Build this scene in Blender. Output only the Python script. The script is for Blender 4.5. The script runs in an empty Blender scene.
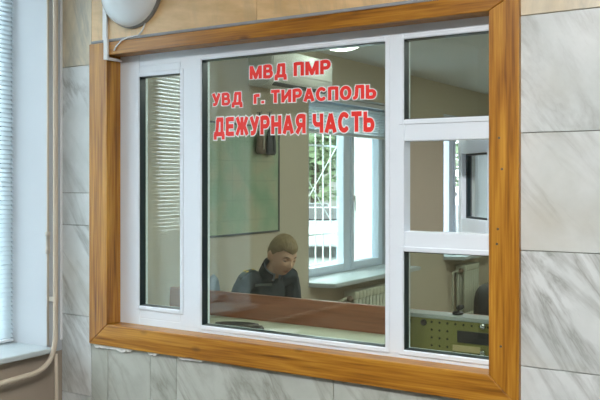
import bpy, bmesh, math, random
from mathutils import Vector, Matrix, noise

random.seed(7)
S = bpy.context.scene
COL = S.collection
PI = math.pi

# ------------------------------------------------------------------ materials
def new_mat(name):
    m = bpy.data.materials.new(name)
    m.use_nodes = True
    nt = m.node_tree
    return m, nt, nt.nodes['Principled BSDF']

def plain(name, col, rough=.5, metal=0.0, spec=.5, var=0.0, scale=8.0, bump=0.0, bscale=120.0, coat=0.0):
    """A procedural material: base colour with a little noise variation and an optional fine bump."""
    m, nt, b = new_mat(name)
    b.inputs['Roughness'].default_value = rough
    b.inputs['Metallic'].default_value = metal
    b.inputs['Specular IOR Level'].default_value = spec
    b.inputs['Coat Weight'].default_value = coat
    tc = nt.nodes.new('ShaderNodeTexCoord')
    no = nt.nodes.new('ShaderNodeTexNoise')
    no.inputs['Scale'].default_value = scale
    no.inputs['Detail'].default_value = 4
    nt.links.new(tc.outputs['Object'], no.inputs['Vector'])
    mx = nt.nodes.new('ShaderNodeMix'); mx.data_type = 'RGBA'
    c = Vector(col)
    mx.inputs[6].default_value = (*(c * (1 - var)), 1)
    mx.inputs[7].default_value = (*[min(1, v * (1 + var)) for v in c], 1)
    nt.links.new(no.outputs['Fac'], mx.inputs[0])
    nt.links.new(mx.outputs[2], b.inputs['Base Color'])
    if bump:
        n2 = nt.nodes.new('ShaderNodeTexNoise')
        n2.inputs['Scale'].default_value = bscale
        nt.links.new(tc.outputs['Object'], n2.inputs['Vector'])
        bp = nt.nodes.new('ShaderNodeBump')
        bp.inputs['Strength'].default_value = bump
        bp.inputs['Distance'].default_value = .01
        nt.links.new(n2.outputs['Fac'], bp.inputs['Height'])
        nt.links.new(bp.outputs['Normal'], b.inputs['Normal'])
    return m

def ramp(nt, stops):
    r = nt.nodes.new('ShaderNodeValToRGB')
    e = r.color_ramp.elements
    e[0].position, e[0].color = stops[0][0], (*stops[0][1], 1)
    e[1].position, e[1].color = stops[-1][0], (*stops[-1][1], 1)
    for p, c in stops[1:-1]:
        x = e.new(p); x.color = (*c, 1)
    return r

def wood(name, axis, c_dark, c_mid, c_light, rough=.38, knots=True, coat=.15):
    """Varnished pine: fibres stretched along one axis, broad growth bands, a few dark knots."""
    m, nt, b = new_mat(name)
    N, L = nt.nodes, nt.links
    tc = N.new('ShaderNodeTexCoord')
    mp = N.new('ShaderNodeMapping')
    sc = [1, 1, 1]; k = 'xyz'.index(axis)
    sc = [26, 26, 26]; sc[k] = 1.3
    mp.inputs['Scale'].default_value = sc
    L.new(tc.outputs['Object'], mp.inputs['Vector'])
    no = N.new('ShaderNodeTexNoise'); no.inputs['Scale'].default_value = 1.0
    no.inputs['Detail'].default_value = 6; no.inputs['Distortion'].default_value = .8
    L.new(mp.outputs['Vector'], no.inputs['Vector'])
    mp2 = N.new('ShaderNodeMapping')
    sc2 = [130, 130, 130]; sc2[k] = 4
    mp2.inputs['Scale'].default_value = sc2
    L.new(tc.outputs['Object'], mp2.inputs['Vector'])
    n2 = N.new('ShaderNodeTexNoise'); n2.inputs['Scale'].default_value = 1; n2.inputs['Detail'].default_value = 3
    L.new(mp2.outputs['Vector'], n2.inputs['Vector'])
    mxv = N.new('ShaderNodeMix'); mxv.data_type = 'FLOAT'; mxv.inputs[0].default_value = .42
    L.new(no.outputs['Fac'], mxv.inputs[2]); L.new(n2.outputs['Fac'], mxv.inputs[3])
    r = ramp(nt, [(.33, c_dark), (.47, c_mid), (.64, c_light)])
    L.new(mxv.outputs[0], r.inputs['Fac'])
    out = r.outputs['Color']
    if knots:
        mp3 = N.new('ShaderNodeMapping')
        s3 = [9, 9, 9]; s3[k] = 4.5
        mp3.inputs['Scale'].default_value = s3
        L.new(tc.outputs['Object'], mp3.inputs['Vector'])
        vo = N.new('ShaderNodeTexVoronoi'); vo.inputs['Scale'].default_value = 1.0
        L.new(mp3.outputs['Vector'], vo.inputs['Vector'])
        kr = ramp(nt, [(.05, (1, 1, 1)), (.16, (0, 0, 0))])
        L.new(vo.outputs['Distance'], kr.inputs['Fac'])
        mk = N.new('ShaderNodeMix'); mk.data_type = 'RGBA'
        mk.inputs[7].default_value = (.075, .028, .008, 1)
        ma = N.new('ShaderNodeMath'); ma.operation = 'MULTIPLY'; ma.inputs[1].default_value = .75
        L.new(kr.outputs['Color'], ma.inputs[0]); L.new(ma.outputs[0], mk.inputs[0])
        L.new(out, mk.inputs[6]); out = mk.outputs[2]
    L.new(out, b.inputs['Base Color'])
    b.inputs['Roughness'].default_value = rough
    b.inputs['Coat Weight'].default_value = coat
    b.inputs['Coat Roughness'].default_value = .15
    bp = N.new('ShaderNodeBump'); bp.inputs['Strength'].default_value = .12; bp.inputs['Distance'].default_value = .004
    L.new(mxv.outputs[0], bp.inputs['Height']); L.new(bp.outputs['Normal'], b.inputs['Normal'])
    return m

def marble(name, base, tint, vein, vein_amt, stain, rough=.32, stretch=(1, 1, 1), diag=.6):
    """Polished slab stone: cloudy base, diagonal veins; the slab_offset attribute moves the pattern per slab."""
    m, nt, b = new_mat(name)
    N, L = nt.nodes, nt.links
    tc = N.new('ShaderNodeTexCoord')
    at = N.new('ShaderNodeAttribute'); at.attribute_name = 'slab_offset'
    sc = N.new('ShaderNodeVectorMath'); sc.operation = 'SCALE'; sc.inputs['Scale'].default_value = 17.0
    L.new(at.outputs['Color'], sc.inputs[0])
    ad = N.new('ShaderNodeVectorMath'); ad.operation = 'ADD'
    L.new(tc.outputs['Object'], ad.inputs[0]); L.new(sc.outputs['Vector'], ad.inputs[1])
    mp = N.new('ShaderNodeMapping'); mp.vector_type = 'TEXTURE'; mp.inputs['Scale'].default_value = [1 / v for v in stretch]
    mp.inputs['Rotation'].default_value = (0, diag, 0)
    L.new(ad.outputs['Vector'], mp.inputs['Vector'])
    cl = N.new('ShaderNodeTexNoise'); cl.inputs['Scale'].default_value = 3.5; cl.inputs['Detail'].default_value = 6
    cl.inputs['Roughness'].default_value = .6
    L.new(mp.outputs['Vector'], cl.inputs['Vector'])
    r = ramp(nt, [(.32, tint), (.6, base)])
    L.new(cl.outputs['Fac'], r.inputs['Fac'])
    # veins
    mv = N.new('ShaderNodeMapping'); mv.vector_type = 'TEXTURE'; mv.inputs['Scale'].default_value = (.33, .33, 1.4)
    mv.inputs['Rotation'].default_value = (0, -diag, 0)
    L.new(ad.outputs['Vector'], mv.inputs['Vector'])
    vn = N.new('ShaderNodeTexNoise'); vn.inputs['Scale'].default_value = 2.2; vn.inputs['Detail'].default_value = 7
    vn.inputs['Roughness'].default_value = .62; vn.inputs['Distortion'].default_value = .5
    L.new(mv.outputs['Vector'], vn.inputs['Vector'])
    sb = N.new('ShaderNodeMath'); sb.operation = 'SUBTRACT'; sb.inputs[1].default_value = .5
    L.new(vn.outputs['Fac'], sb.inputs[0])
    ab = N.new('ShaderNodeMath'); ab.operation = 'ABSOLUTE'; L.new(sb.outputs[0], ab.inputs[0])
    vr = ramp(nt, [(0, (1, 1, 1)), (.012, (.7, .7, .7)), (.075, (0, 0, 0))])
    L.new(ab.outputs[0], vr.inputs['Fac'])
    # veins come and go
    gn = N.new('ShaderNodeTexNoise'); gn.inputs['Scale'].default_value = 2.6
    L.new(ad.outputs['Vector'], gn.inputs['Vector'])
    gr = ramp(nt, [(.30, (0, 0, 0)), (.68, (1, 1, 1))]); L.new(gn.outputs['Fac'], gr.inputs['Fac'])
    mu = N.new('ShaderNodeMath'); mu.operation = 'MULTIPLY'
    L.new(vr.outputs['Color'], mu.inputs[0]); L.new(gr.outputs['Color'], mu.inputs[1])
    mu2 = N.new('ShaderNodeMath'); mu2.operation = 'MULTIPLY'; mu2.inputs[1].default_value = vein_amt
    L.new(mu.outputs[0], mu2.inputs[0])
    mx = N.new('ShaderNodeMix'); mx.data_type = 'RGBA'
    L.new(mu2.outputs[0], mx.inputs[0]); L.new(r.outputs['Color'], mx.inputs[6])
    mx.inputs[7].default_value = (*vein, 1)
    # soft warm stains
    sn = N.new('ShaderNodeTexNoise'); sn.inputs['Scale'].default_value = 1.6; sn.inputs['Detail'].default_value = 5
    L.new(mp.outputs['Vector'], sn.inputs['Vector'])
    sr = ramp(nt, [(.55, (0, 0, 0)), (.8, (.6, .6, .6))]); L.new(sn.outputs['Fac'], sr.inputs['Fac'])
    m3 = N.new('ShaderNodeMix'); m3.data_type = 'RGBA'
    L.new(sr.outputs['Color'], m3.inputs[0]); L.new(mx.outputs[2], m3.inputs[6])
    m3.inputs[7].default_value = (*stain, 1)
    L.new(m3.outputs[2], b.inputs['Base Color'])
    b.inputs['Roughness'].default_value = rough
    return m

def glass(name, tint, r0=.045):
    """Thin pane: clear tinted body with a Schlick mirror reflection on each face."""
    m, nt, b = new_mat(name)
    N, L = nt.nodes, nt.links
    N.remove(b)
    out = N['Material Output']
    ge = N.new('ShaderNodeNewGeometry')
    dt = N.new('ShaderNodeVectorMath'); dt.operation = 'DOT_PRODUCT'
    L.new(ge.outputs['Normal'], dt.inputs[0]); L.new(ge.outputs['Incoming'], dt.inputs[1])
    ab = N.new('ShaderNodeMath'); ab.operation = 'ABSOLUTE'; L.new(dt.outputs['Value'], ab.inputs[0])
    om = N.new('ShaderNodeMath'); om.operation = 'SUBTRACT'; om.inputs[0].default_value = 1; L.new(ab.outputs[0], om.inputs[1])
    pw = N.new('ShaderNodeMath'); pw.operation = 'POWER'; pw.inputs[1].default_value = 5; L.new(om.outputs[0], pw.inputs[0])
    ma = N.new('ShaderNodeMath'); ma.operation = 'MULTIPLY_ADD'; ma.inputs[1].default_value = 1 - r0; ma.inputs[2].default_value = r0
    L.new(pw.outputs[0], ma.inputs[0])
    tr = N.new('ShaderNodeBsdfTransparent'); tr.inputs['Color'].default_value = (*tint, 1)
    gl = N.new('ShaderNodeBsdfGlossy'); gl.inputs['Roughness'].default_value = .0
    mx = N.new('ShaderNodeMixShader')
    L.new(ma.outputs[0], mx.inputs[0]); L.new(tr.outputs[0], mx.inputs[1]); L.new(gl.outputs[0], mx.inputs[2])
    L.new(mx.outputs[0], out.inputs['Surface'])
    return m

def emit(name, col, strength):
    m, nt, b = new_mat(name)
    b.inputs['Base Color'].default_value = (.9, .9, .9, 1)
    b.inputs['Emission Color'].default_value = (*col, 1)
    b.inputs['Emission Strength'].default_value = strength
    return m

def translucent(name, col, amt=.6):
    m, nt, b = new_mat(name)
    N, L = nt.nodes, nt.links
    N.remove(b)
    d = N.new('ShaderNodeBsdfDiffuse'); d.inputs['Color'].default_value = (*col, 1)
    t = N.new('ShaderNodeBsdfTranslucent'); t.inputs['Color'].default_value = (*col, 1)
    x = N.new('ShaderNodeMixShader'); x.inputs[0].default_value = amt
    L.new(d.outputs[0], x.inputs[1]); L.new(t.outputs[0], x.inputs[2])
    L.new(x.outputs[0], N['Material Output'].inputs['Surface'])
    return m

PINE = ((.13, .040, .002), (.37, .148, .010), (.57, .285, .035))
M = dict(
    pine_v=wood('pine_upright', 'z', *PINE),
    pine_h=wood('pine_rail', 'x', *PINE),
    desk_h=wood('desk_veneer', 'x', (.17, .05, .02), (.25, .08, .035), (.31, .11, .05), knots=False, rough=.35, coat=.2),
    marble=marble('pale_marble', (.70, .735, .735), (.56, .60, .59), (.27, .28, .26), .85, (.50, .45, .34)),
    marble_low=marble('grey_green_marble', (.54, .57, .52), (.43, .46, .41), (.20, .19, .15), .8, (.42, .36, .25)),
    tan=marble('tan_marble', (.82, .57, .30), (.64, .42, .20), (.50, .37, .21), .7, (.80, .60, .34), stretch=(1, 1, 4), diag=.15),
    grey_tan=marble('grey_tan_marble', (.74, .65, .48), (.50, .46, .36), (.36, .36, .31), .8, (.60, .46, .27), stretch=(3, 1, 1), diag=.25),
    grout=plain('grout', (.20, .19, .16), .9, var=.2),
    pvc=plain('white_pvc', (.78, .85, .92), .28, var=.012),
    gasket=plain('dark_gasket', (.010, .022, .030), .30, spec=.5),
    glass=glass('service_glass', (.962, .985, .955)),
    glass_clear=glass('window_glass', (.97, .985, .98)),
    white=plain('white_paint', (.78, .81, .83), .45, var=.03),
    frame_blue=plain('office_frame_paint', (.66, .77, .90), .4, var=.03),
    white_gloss=plain('white_plastic', (.85, .86, .86), .35, var=.02),
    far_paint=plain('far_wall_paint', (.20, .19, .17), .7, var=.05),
    reveal=plain('reveal_paint', (.52, .55, .58), .55, var=.03, scale=3),
    sillpaint=plain('sill_paint', (.48, .54, .56), .4, var=.12, scale=14),
    lobby_low=plain('lobby_wall_paint', (.36, .30, .24), .7, var=.08, scale=5, bump=.1),
    pipe=plain('cream_pipe_paint', (.62, .54, .43), .35, var=.06),
    pipe_old=plain('worn_pipe_paint', (.52, .47, .40), .4, var=.2, scale=40),
    strip=plain('corner_strip', (.84, .85, .86), .4, var=.03),
    sealant=plain('grey_sealant', (.30, .31, .33), .6, var=.15, scale=30),
    plaster=plain('plaster', (.84, .84, .80), .8, var=.12, scale=60, bump=.4),
    rim=plain('lamp_rim', (.22, .22, .21), .35),
    opal=plain('opal_glass', (.82, .88, .91), .16, var=.02, coat=.6),
    screw=plain('screw_steel', (.13, .12, .10), .45, metal=.6),
    red=plain('red_vinyl', (.88, .038, .028), .45),
    vinyl=plain('white_vinyl', (.88, .88, .90), .45),
    wall_in=plain('office_wall_paint', (.56, .51, .40), .75, var=.04, scale=3),
    ceil=plain('ceiling_paint', (.70, .72, .72), .8, var=.02),
    floor=plain('floor_tile', (.16, .145, .13), .4, var=.15, scale=4),
    linoleum=plain('linoleum', (.24, .17, .11), .45, var=.12, scale=6),
    radiator=plain('radiator_paint', (.52, .55, .44), .4, var=.04),
    counter=plain('counter_laminate', (.62, .68, .56), .3, var=.06, scale=10),
    console=plain('olive_metal', (.165, .155, .043), .45, var=.06),
    console_top=plain('grey_metal', (.33, .35, .35), .35, metal=.2),
    black=plain('black_plastic', (.015, .015, .017), .4),
    hole=plain('hole_black', (.006, .006, .006), .9),
    tan_label=plain('tan_plate', (.42, .33, .18), .6, var=.1),
    chrome=plain('chrome', (.7, .7, .7), .18, metal=1),
    steel=plain('grey_steel', (.32, .33, .34), .35, metal=.7),
    paper=plain('paper', (.82, .83, .80), .8),
    map_frame=plain('map_frame', (.10, .11, .10), .5),
    chair_blue=plain('blue_grey_cloth', (.26, .30, .36), .85, var=.08, scale=60, bump=.2, bscale=400),
    chair_dark=plain('charcoal_cloth', (.06, .06, .055), .85, var=.15, scale=60, bump=.2, bscale=400),
    uniform=plain('navy_uniform', (.022, .034, .041), .8, var=.16, scale=18, bump=.15, bscale=300),
    collar=plain('collar_cloth', (.022, .034, .042), .8, var=.1),
    shirt=plain('pale_shirt', (.30, .36, .42), .8, var=.05),
    skin=plain('skin', (.60, .39, .26), .5, var=.07, scale=14),
    lips=plain('lips', (.40, .20, .14), .45),
    hair=plain('fair_hair', (.22, .16, .075), .6, var=.4, scale=60, bump=.25, bscale=160),
    brow=plain('brow_hair', (.13, .085, .045), .7),
    eye=plain('eye_white', (.62, .60, .56), .2),
    iris=plain('iris', (.05, .06, .06), .2),
    gold=plain('gold_star', (.75, .52, .10), .3, metal=.5),
    board=plain('shoulder_cloth', (.05, .065, .06), .8, var=.1),
    patch=plain('patch_thread', (.32, .38, .36), .8),
    patch_yellow=plain('patch_yellow', (.40, .34, .08), .8, var=.3, scale=80),
    brown_leather=plain('brown_leather', (.16, .12, .08), .6, var=.2, scale=30),
    grey_leather=plain('dark_leather', (.045, .05, .055), .5, var=.15, scale=30),
    strap_pale=plain('pale_strap', (.45, .42, .34), .6),
    ac=plain('ac_plastic', (.70, .73, .70), .35, var=.02),
    ac_dark=plain('ac_slot', (.10, .11, .11), .5),
    grille=plain('grille_paint', (.85, .86, .85), .45),
    blind=plain('blind_slat', (.62, .72, .80), .45, var=.03),
    blind_lobby=translucent('lobby_blind_slat', (.82, .87, .89), .68),
    curtain=translucent('white_curtain', (.93, .94, .95), .72),
    car_white=plain('car_white', (.46, .48, .51), .2, coat=.8),
    car_grey=plain('car_grey', (.16, .18, .20), .2, coat=.8),
    tyre=plain('tyre', (.02, .02, .02), .8),
    asphalt=plain('asphalt', (.17, .18, .175), .9, var=.2, scale=1.0),
    bark=plain('bark', (.10, .075, .05), .9, var=.3, scale=12),
    leaf=plain('leaves', (.22, .29, .16), .6, var=.35, scale=1.6),
    flash_fill=emit('bounced_flash_fill', (1, .985, .96), 38.0),
    rear_fill=emit('rear_fill_glow', (1, .98, .95), 3.0),
    office_fill=emit('office_fill_glow', (.95, 1, .99), 14.0),
    lamp_office=emit('office_lamp_lit', (.93, 1, .93), 3.0),
)

def map_material():
    """Printed wall map: pale green paper, grid lines, thin contour lines, washed colour patches."""
    m, nt, b = new_mat('wall_map_print')
    N, L = nt.nodes, nt.links
    tc = N.new('ShaderNodeTexCoord')
    no = N.new('ShaderNodeTexNoise'); no.inputs['Scale'].default_value = 5; no.inputs['Detail'].default_value = 5
    L.new(tc.outputs['Object'], no.inputs['Vector'])
    r = ramp(nt, [(.34, (.28, .43, .28)), (.5, (.36, .46, .31)), (.66, (.45, .46, .31))])
    L.new(no.outputs['Fac'], r.inputs['Fac'])
    # contour lines from the same noise
    mu = N.new('ShaderNodeMath'); mu.operation = 'MULTIPLY'; mu.inputs[1].default_value = 26; L.new(no.outputs['Fac'], mu.inputs[0])
    fr = N.new('ShaderNodeMath'); fr.operation = 'FRACT'; L.new(mu.outputs[0], fr.inputs[0])
    lt = N.new('ShaderNodeMath'); lt.operation = 'LESS_THAN'; lt.inputs[1].default_value = .13; L.new(fr.outputs[0], lt.inputs[0])
    # grid
    sp = N.new('ShaderNodeSeparateXYZ'); L.new(tc.outputs['Object'], sp.inputs[0])
    outs = [lt.outputs[0]]
    for ax, k in (('Y', 7.4), ('Z', 7.4)):
        q = N.new('ShaderNodeMath'); q.operation = 'MULTIPLY'; q.inputs[1].default_value = k; L.new(sp.outputs[ax], q.inputs[0])
        f = N.new('ShaderNodeMath'); f.operation = 'FRACT'; L.new(q.outputs[0], f.inputs[0])
        l2 = N.new('ShaderNodeMath'); l2.operation = 'LESS_THAN'; l2.inputs[1].default_value = .04; L.new(f.outputs[0], l2.inputs[0])
        outs.append(l2.outputs[0])
    a1 = N.new('ShaderNodeMath'); a1.operation = 'MAXIMUM'; L.new(outs[0], a1.inputs[0]); L.new(outs[1], a1.inputs[1])
    a2 = N.new('ShaderNodeMath'); a2.operation = 'MAXIMUM'; L.new(a1.outputs[0], a2.inputs[0]); L.new(outs[2], a2.inputs[1])
    s = N.new('ShaderNodeMath'); s.operation = 'MULTIPLY'; s.inputs[1].default_value = .35; L.new(a2.outputs[0], s.inputs[0])
    mx = N.new('ShaderNodeMix'); mx.data_type = 'RGBA'; L.new(s.outputs[0], mx.inputs[0])
    L.new(r.outputs['Color'], mx.inputs[6]); mx.inputs[7].default_value = (.20, .26, .20, 1)
    L.new(mx.outputs[2], b.inputs['Base Color'])
    b.inputs['Roughness'].default_value = .6
    return m
M['map'] = map_material()

# ------------------------------------------------------------------ mesh helpers
class MB:
    """Collects shapes in world coordinates and links them as ONE mesh object."""
    def __init__(self):
        self.bm = bmesh.new()

    def box(self, x0, x1, y0, y1, z0, z1, bev=0.0, seg=2, mat=None, mi=0):
        c = Vector(((x0 + x1) / 2, (y0 + y1) / 2, (z0 + z1) / 2))
        d = Vector((abs(x1 - x0), abs(y1 - y0), abs(z1 - z0)))
        t = bmesh.new()
        bmesh.ops.create_cube(t, size=1)
        for v in t.verts:
            v.co = Vector((v.co.x * d.x, v.co.y * d.y, v.co.z * d.z))
        if bev:
            bmesh.ops.bevel(t, geom=t.edges[:], offset=min(bev, min(d) * .45), segments=seg, affect='EDGES', profile=.5)
        for v in t.verts:
            v.co = (mat @ v.co if mat else v.co) + c
        self._merge(t, mi)
        return self

    def obox(self, m, dx, dy, dz, bev=0.0, seg=2):
        """box of size d centred on the matrix m"""
        t = bmesh.new()
        bmesh.ops.create_cube(t, size=1)
        for v in t.verts:
            v.co = Vector((v.co.x * dx, v.co.y * dy, v.co.z * dz))
        if bev:
            bmesh.ops.bevel(t, geom=t.edges[:], offset=min(bev, min(dx, dy, dz) * .45), segments=seg, affect='EDGES', profile=.5)
        for v in t.verts:
            v.co = m @ v.co
        self._merge(t)
        return self

    def _merge(self, t, mi=0):
        mp = {v: self.bm.verts.new(v.co) for v in t.verts}
        for f in t.faces:
            try:
                nf = self.bm.faces.new([mp[v] for v in f.verts]); nf.material_index = mi; nf.smooth = f.smooth
            except ValueError:
                pass
        t.free()

    def tube(self, pts, r, n=12, cap=True):
        pts = [Vector(p) for p in pts]
        rs = r if isinstance(r, (list, tuple)) else [r] * len(pts)
        rings = []
        up = None
        for i, p in enumerate(pts):
            a = pts[max(i - 1, 0)]; b = pts[min(i + 1, len(pts) - 1)]
            d = (b - a).normalized()
            if up is None:
                up = Vector((0, 0, 1)) if abs(d.z) < .9 else Vector((1, 0, 0))
            u = (up - d * up.dot(d)).normalized(); up = u
            w = d.cross(u)
            rings.append([self.bm.verts.new(p + (u * math.cos(2 * PI * k / n) + w * math.sin(2 * PI * k / n)) * rs[i]) for k in range(n)])
        for A, B in zip(rings, rings[1:]):
            for k in range(n):
                f = self.bm.faces.new([A[k], A[(k + 1) % n], B[(k + 1) % n], B[k]]); f.smooth = True
        if cap:
            self.bm.faces.new(rings[0][::-1]); self.bm.faces.new(rings[-1])
        return self

    def lathe(self, prof, m=Matrix(), n=40):
        """prof: list of (r, h); revolved round the local z of m"""
        rings = []
        for r, h in prof:
            if r < 1e-5:
                rings.append([self.bm.verts.new(m @ Vector((0, 0, h)))])
            else:
                rings.append([self.bm.verts.new(m @ Vector((r * math.cos(2 * PI * k / n), r * math.sin(2 * PI * k / n), h))) for k in range(n)])
        for A, B in zip(rings, rings[1:]):
            for k in range(n):
                if len(A) == 1 and len(B) == 1: continue
                if len(A) == 1: vs = [A[0], B[(k + 1) % n], B[k]]
                elif len(B) == 1: vs = [A[k], A[(k + 1) % n], B[0]]
                else: vs = [A[k], A[(k + 1) % n], B[(k + 1) % n], B[k]]
                f = self.bm.faces.new(vs); f.smooth = True
        return self

    def prism(self, pts, d):
        """closed outline pts extruded by the vector d"""
        pts = [Vector(p) for p in pts]; d = Vector(d)
        a = [self.bm.verts.new(p) for p in pts]; b = [self.bm.verts.new(p + d) for p in pts]
        n = len(pts)
        self.bm.faces.new(a[::-1]); self.bm.faces.new(b)
        for k in range(n):
            self.bm.faces.new([a[k], a[(k + 1) % n], b[(k + 1) % n], b[k]])
        return self

    def grid(self, fn, nu, nv, closed=False, smooth=True):
        V = [[self.bm.verts.new(fn(i / (nu - 1), j / (nv - 1))) for j in range(nv)] for i in range(nu)]
        for i in range(nu - 1):
            for j in range(nv - 1):
                f = self.bm.faces.new([V[i][j], V[i + 1][j], V[i + 1][j + 1], V[i][j + 1]]); f.smooth = smooth
        return self

    def build(self, name, mats, parent=None, fix=True):
        me = bpy.data.meshes.new(name)
        if fix:
            bmesh.ops.recalc_face_normals(self.bm, faces=self.bm.faces[:])
        self.bm.to_mesh(me); self.bm.free()
        for m in (mats if isinstance(mats, (list, tuple)) else [mats]):
            me.materials.append(m)
        return link(name, me, parent)

def world_loc(o):
    v = Vector((0, 0, 0))
    while o is not None:
        v += o.location; o = o.parent
    return v

def link(name, me, parent=None):
    o = bpy.data.objects.new(name, me)
    COL.objects.link(o)
    if parent is not None:
        me.transform(Matrix.Translation(-world_loc(parent)))
        o.parent = parent
    return o

def tag(o, label=None, cat=None, group=None, kind=None):
    if label: o['label'] = label
    if cat: o['category'] = cat
    if group: o['group'] = group
    if kind: o['kind'] = kind
    return o

def thing(name, label, cat, loc, group=None, kind=None):
    o = bpy.data.objects.new(name, None)
    COL.objects.link(o)
    o.location = loc
    o.empty_display_size = .1
    return tag(o, label, cat, group, kind)

def struct(o, label, cat):
    return tag(o, label, cat, kind='structure')

def ring(mb, x0, x1, z0, z1, w, y0, y1, bev=.003):
    """rectangular ring in an xz plane"""
    mb.box(x0, x0 + w, y0, y1, z0, z1, bev); mb.box(x1 - w, x1, y0, y1, z0, z1, bev)
    mb.box(x0 + w, x1 - w, y0, y1, z1 - w, z1, bev); mb.box(x0 + w, x1 - w, y0, y1, z0, z0 + w, bev)
    return mb

def ring_x(mb, x0, x1, y0, y1, z0, z1, w, bev=.003):
    """rectangular ring in a yz plane"""
    mb.box(x0, x1, y0, y0 + w, z0, z1, bev); mb.box(x0, x1, y1 - w, y1, z0, z1, bev)
    mb.box(x0, x1, y0 + w, y1 - w, z1 - w, z1, bev); mb.box(x0, x1, y0 + w, y1 - w, z0, z0 + w, bev)
    return mb

# ================================================================== SETTING: lobby
XL = -3.02            # lobby left wall face
YF = .02              # marble face of the front wall
WALL_T = .22          # front wall back face (office side)

# front wall core with the window opening
OX0, OX1, OZ0, OZ1 = -2.75, -.90, .90, 2.19
w = MB()
for a in ((XL - .3, OX0, YF + .015, WALL_T, 0, 2.95), (OX1, 3.0, YF + .015, WALL_T, 0, 2.95),
          (OX0, OX1, YF + .015, WALL_T, 0, OZ0), (OX0, OX1, YF + .015, WALL_T, OZ1, 2.95)):
    w.box(*a)
wall_front = struct(w.build('wall_front', M['grout']), 'marble-clad wall around the wood-framed service window', 'wall')

def slabs(name, rects, mat):
    mb = MB(); lay = mb.bm.verts.layers.float_color.new('slab_offset')
    for (x0, x1, z0, z1) in rects:
        n0 = len(mb.bm.verts)
        g = .0012
        mb.box(x0 + g, x1 - g, YF, YF + .015, z0 + g, z1 - g, .0012, 1)
        mb.bm.verts.ensure_lookup_table()
        c = (random.random(), random.random(), random.random(), 1)
        for v in mb.bm.verts[n0:]:
            v[lay] = c
    return mb.build(name, mat, wall_front)

CX0, CX1, CZ0, CZ1 = -2.819, -.845, .866, 2.217        # casing outline
RR = [0, .24, .62, 1.0, 1.375, 1.756, 2.136]
pale = []
# left column beside the casing
for z0, z1 in zip([0, .3, .62, .982, 1.397, 1.545], [.3, .62, .982, 1.397, 1.545, 2.129]):
    pale.append((XL, -2.825, z0, z1))
pale.append((-2.825, CX0 + .03, CZ0 + .02, CZ1))
# right of the casing
for z0, z1 in zip(RR, RR[1:]):
    xs = [CX1 - .03, -.18, .55, 1.25, 2.1, 3.0]
    for x0, x1 in zip(xs, xs[1:]):
        pale.append((x0, x1, z0, z1))
# below the casing
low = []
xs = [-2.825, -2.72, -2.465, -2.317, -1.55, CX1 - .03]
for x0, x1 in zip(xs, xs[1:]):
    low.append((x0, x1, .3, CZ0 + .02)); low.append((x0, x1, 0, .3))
slabs('marble_slabs', pale, M['marble'])
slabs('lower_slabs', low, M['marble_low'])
tans = []
xs = [-2.825, -1.9, CX1 - .02]
for x0, x1 in zip(xs, xs[1:]):
    tans.append((x0, x1, max(CZ1 - .02, 2.136) if x0 < -.9 else 2.136, 2.74))
slabs('tan_slabs', tans, M['tan'])
gt = [(XL, -2.825, 2.129, 2.74), (CX1 - .02, -.3, 2.136, 2.74), (-.3, .6, 2.136, 2.74), (.6, 1.6, 2.136, 2.74), (1.6, 3.0, 2.136, 2.74)]
slabs('grey_tan_slabs', gt, M['grey_tan'])
slabs('upper_slabs', [(x, x + .6025, 2.74, 2.949) for x in [XL + i * .602 for i in range(10)]], M['marble'])

# lobby left wall with a deep window niche
NY0, NY1, NZ0, NZ1 = -1.28, -.067, .815, 2.76
w = MB()
w.box(XL - .32, XL, NY1, YF + .015, 0, 2.95); w.box(XL - .32, XL, -5.2, NY0, 0, 2.95)
w.box(XL - .32, XL, NY0, NY1, 0, NZ0); w.box(XL - .32, XL, NY0, NY1, NZ1, 2.95)
wall_left = struct(w.build('wall_left', M['far_paint']), 'brownish side wall under the blind-covered window', 'wall')
w = MB(); w.box(XL - .001, XL + .0015, -5.2, YF - .001, 0, NZ0 - .004); w.build('lower_paint', M['lobby_low'], wall_left); w = MB(); w.box(XL - .001, XL + .0015, NY1, YF - .001, NZ0 - .003, 2.948); w.build('corner_paint', M['reveal'], wall_left)
w = MB()
w.box(XL - .27, XL + .002, NY1 - .004, NY1 + .002, NZ0, NZ1); w.box(XL - .27, XL + .002, NY0 - .002, NY0 + .004, NZ0, NZ1)
w.box(XL - .27, XL + .002, NY0, NY1, NZ1 - .004, NZ1 + .002)
w.build('reveal_lining', M['reveal'], wall_left)

w2 = struct(thing('window_2', None, None, (XL - .28, (NY0 + NY1) / 2, NZ0)), 'side window with closed blinds in the deep white niche', 'window')
mb = MB(); ring_x(mb, XL - .32, XL - .25, NY0, NY1, NZ0, NZ1, .06, .004)
mb.box(XL - .32, XL - .25, -.72, -.64, NZ0 + .06, NZ1 - .06, .004)
mb.build('window_frame', M['white'], w2)
for a, b in ((NY0 + .06, -.72), (-.64, NY1 - .06)):
    mb = MB(); mb.box(XL - .30, XL - .294, a, b, NZ0 + .06, NZ1 - .06); mb.build('glass_pane', M['glass_clear'], w2)
mb = MB(); mb.box(XL - .26, XL + .045, NY0 - .03, NY1 - .001, NZ0 + .001, NZ0 + .026, .006)
mb.build('window_sill', M['sillpaint'], w2)

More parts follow.
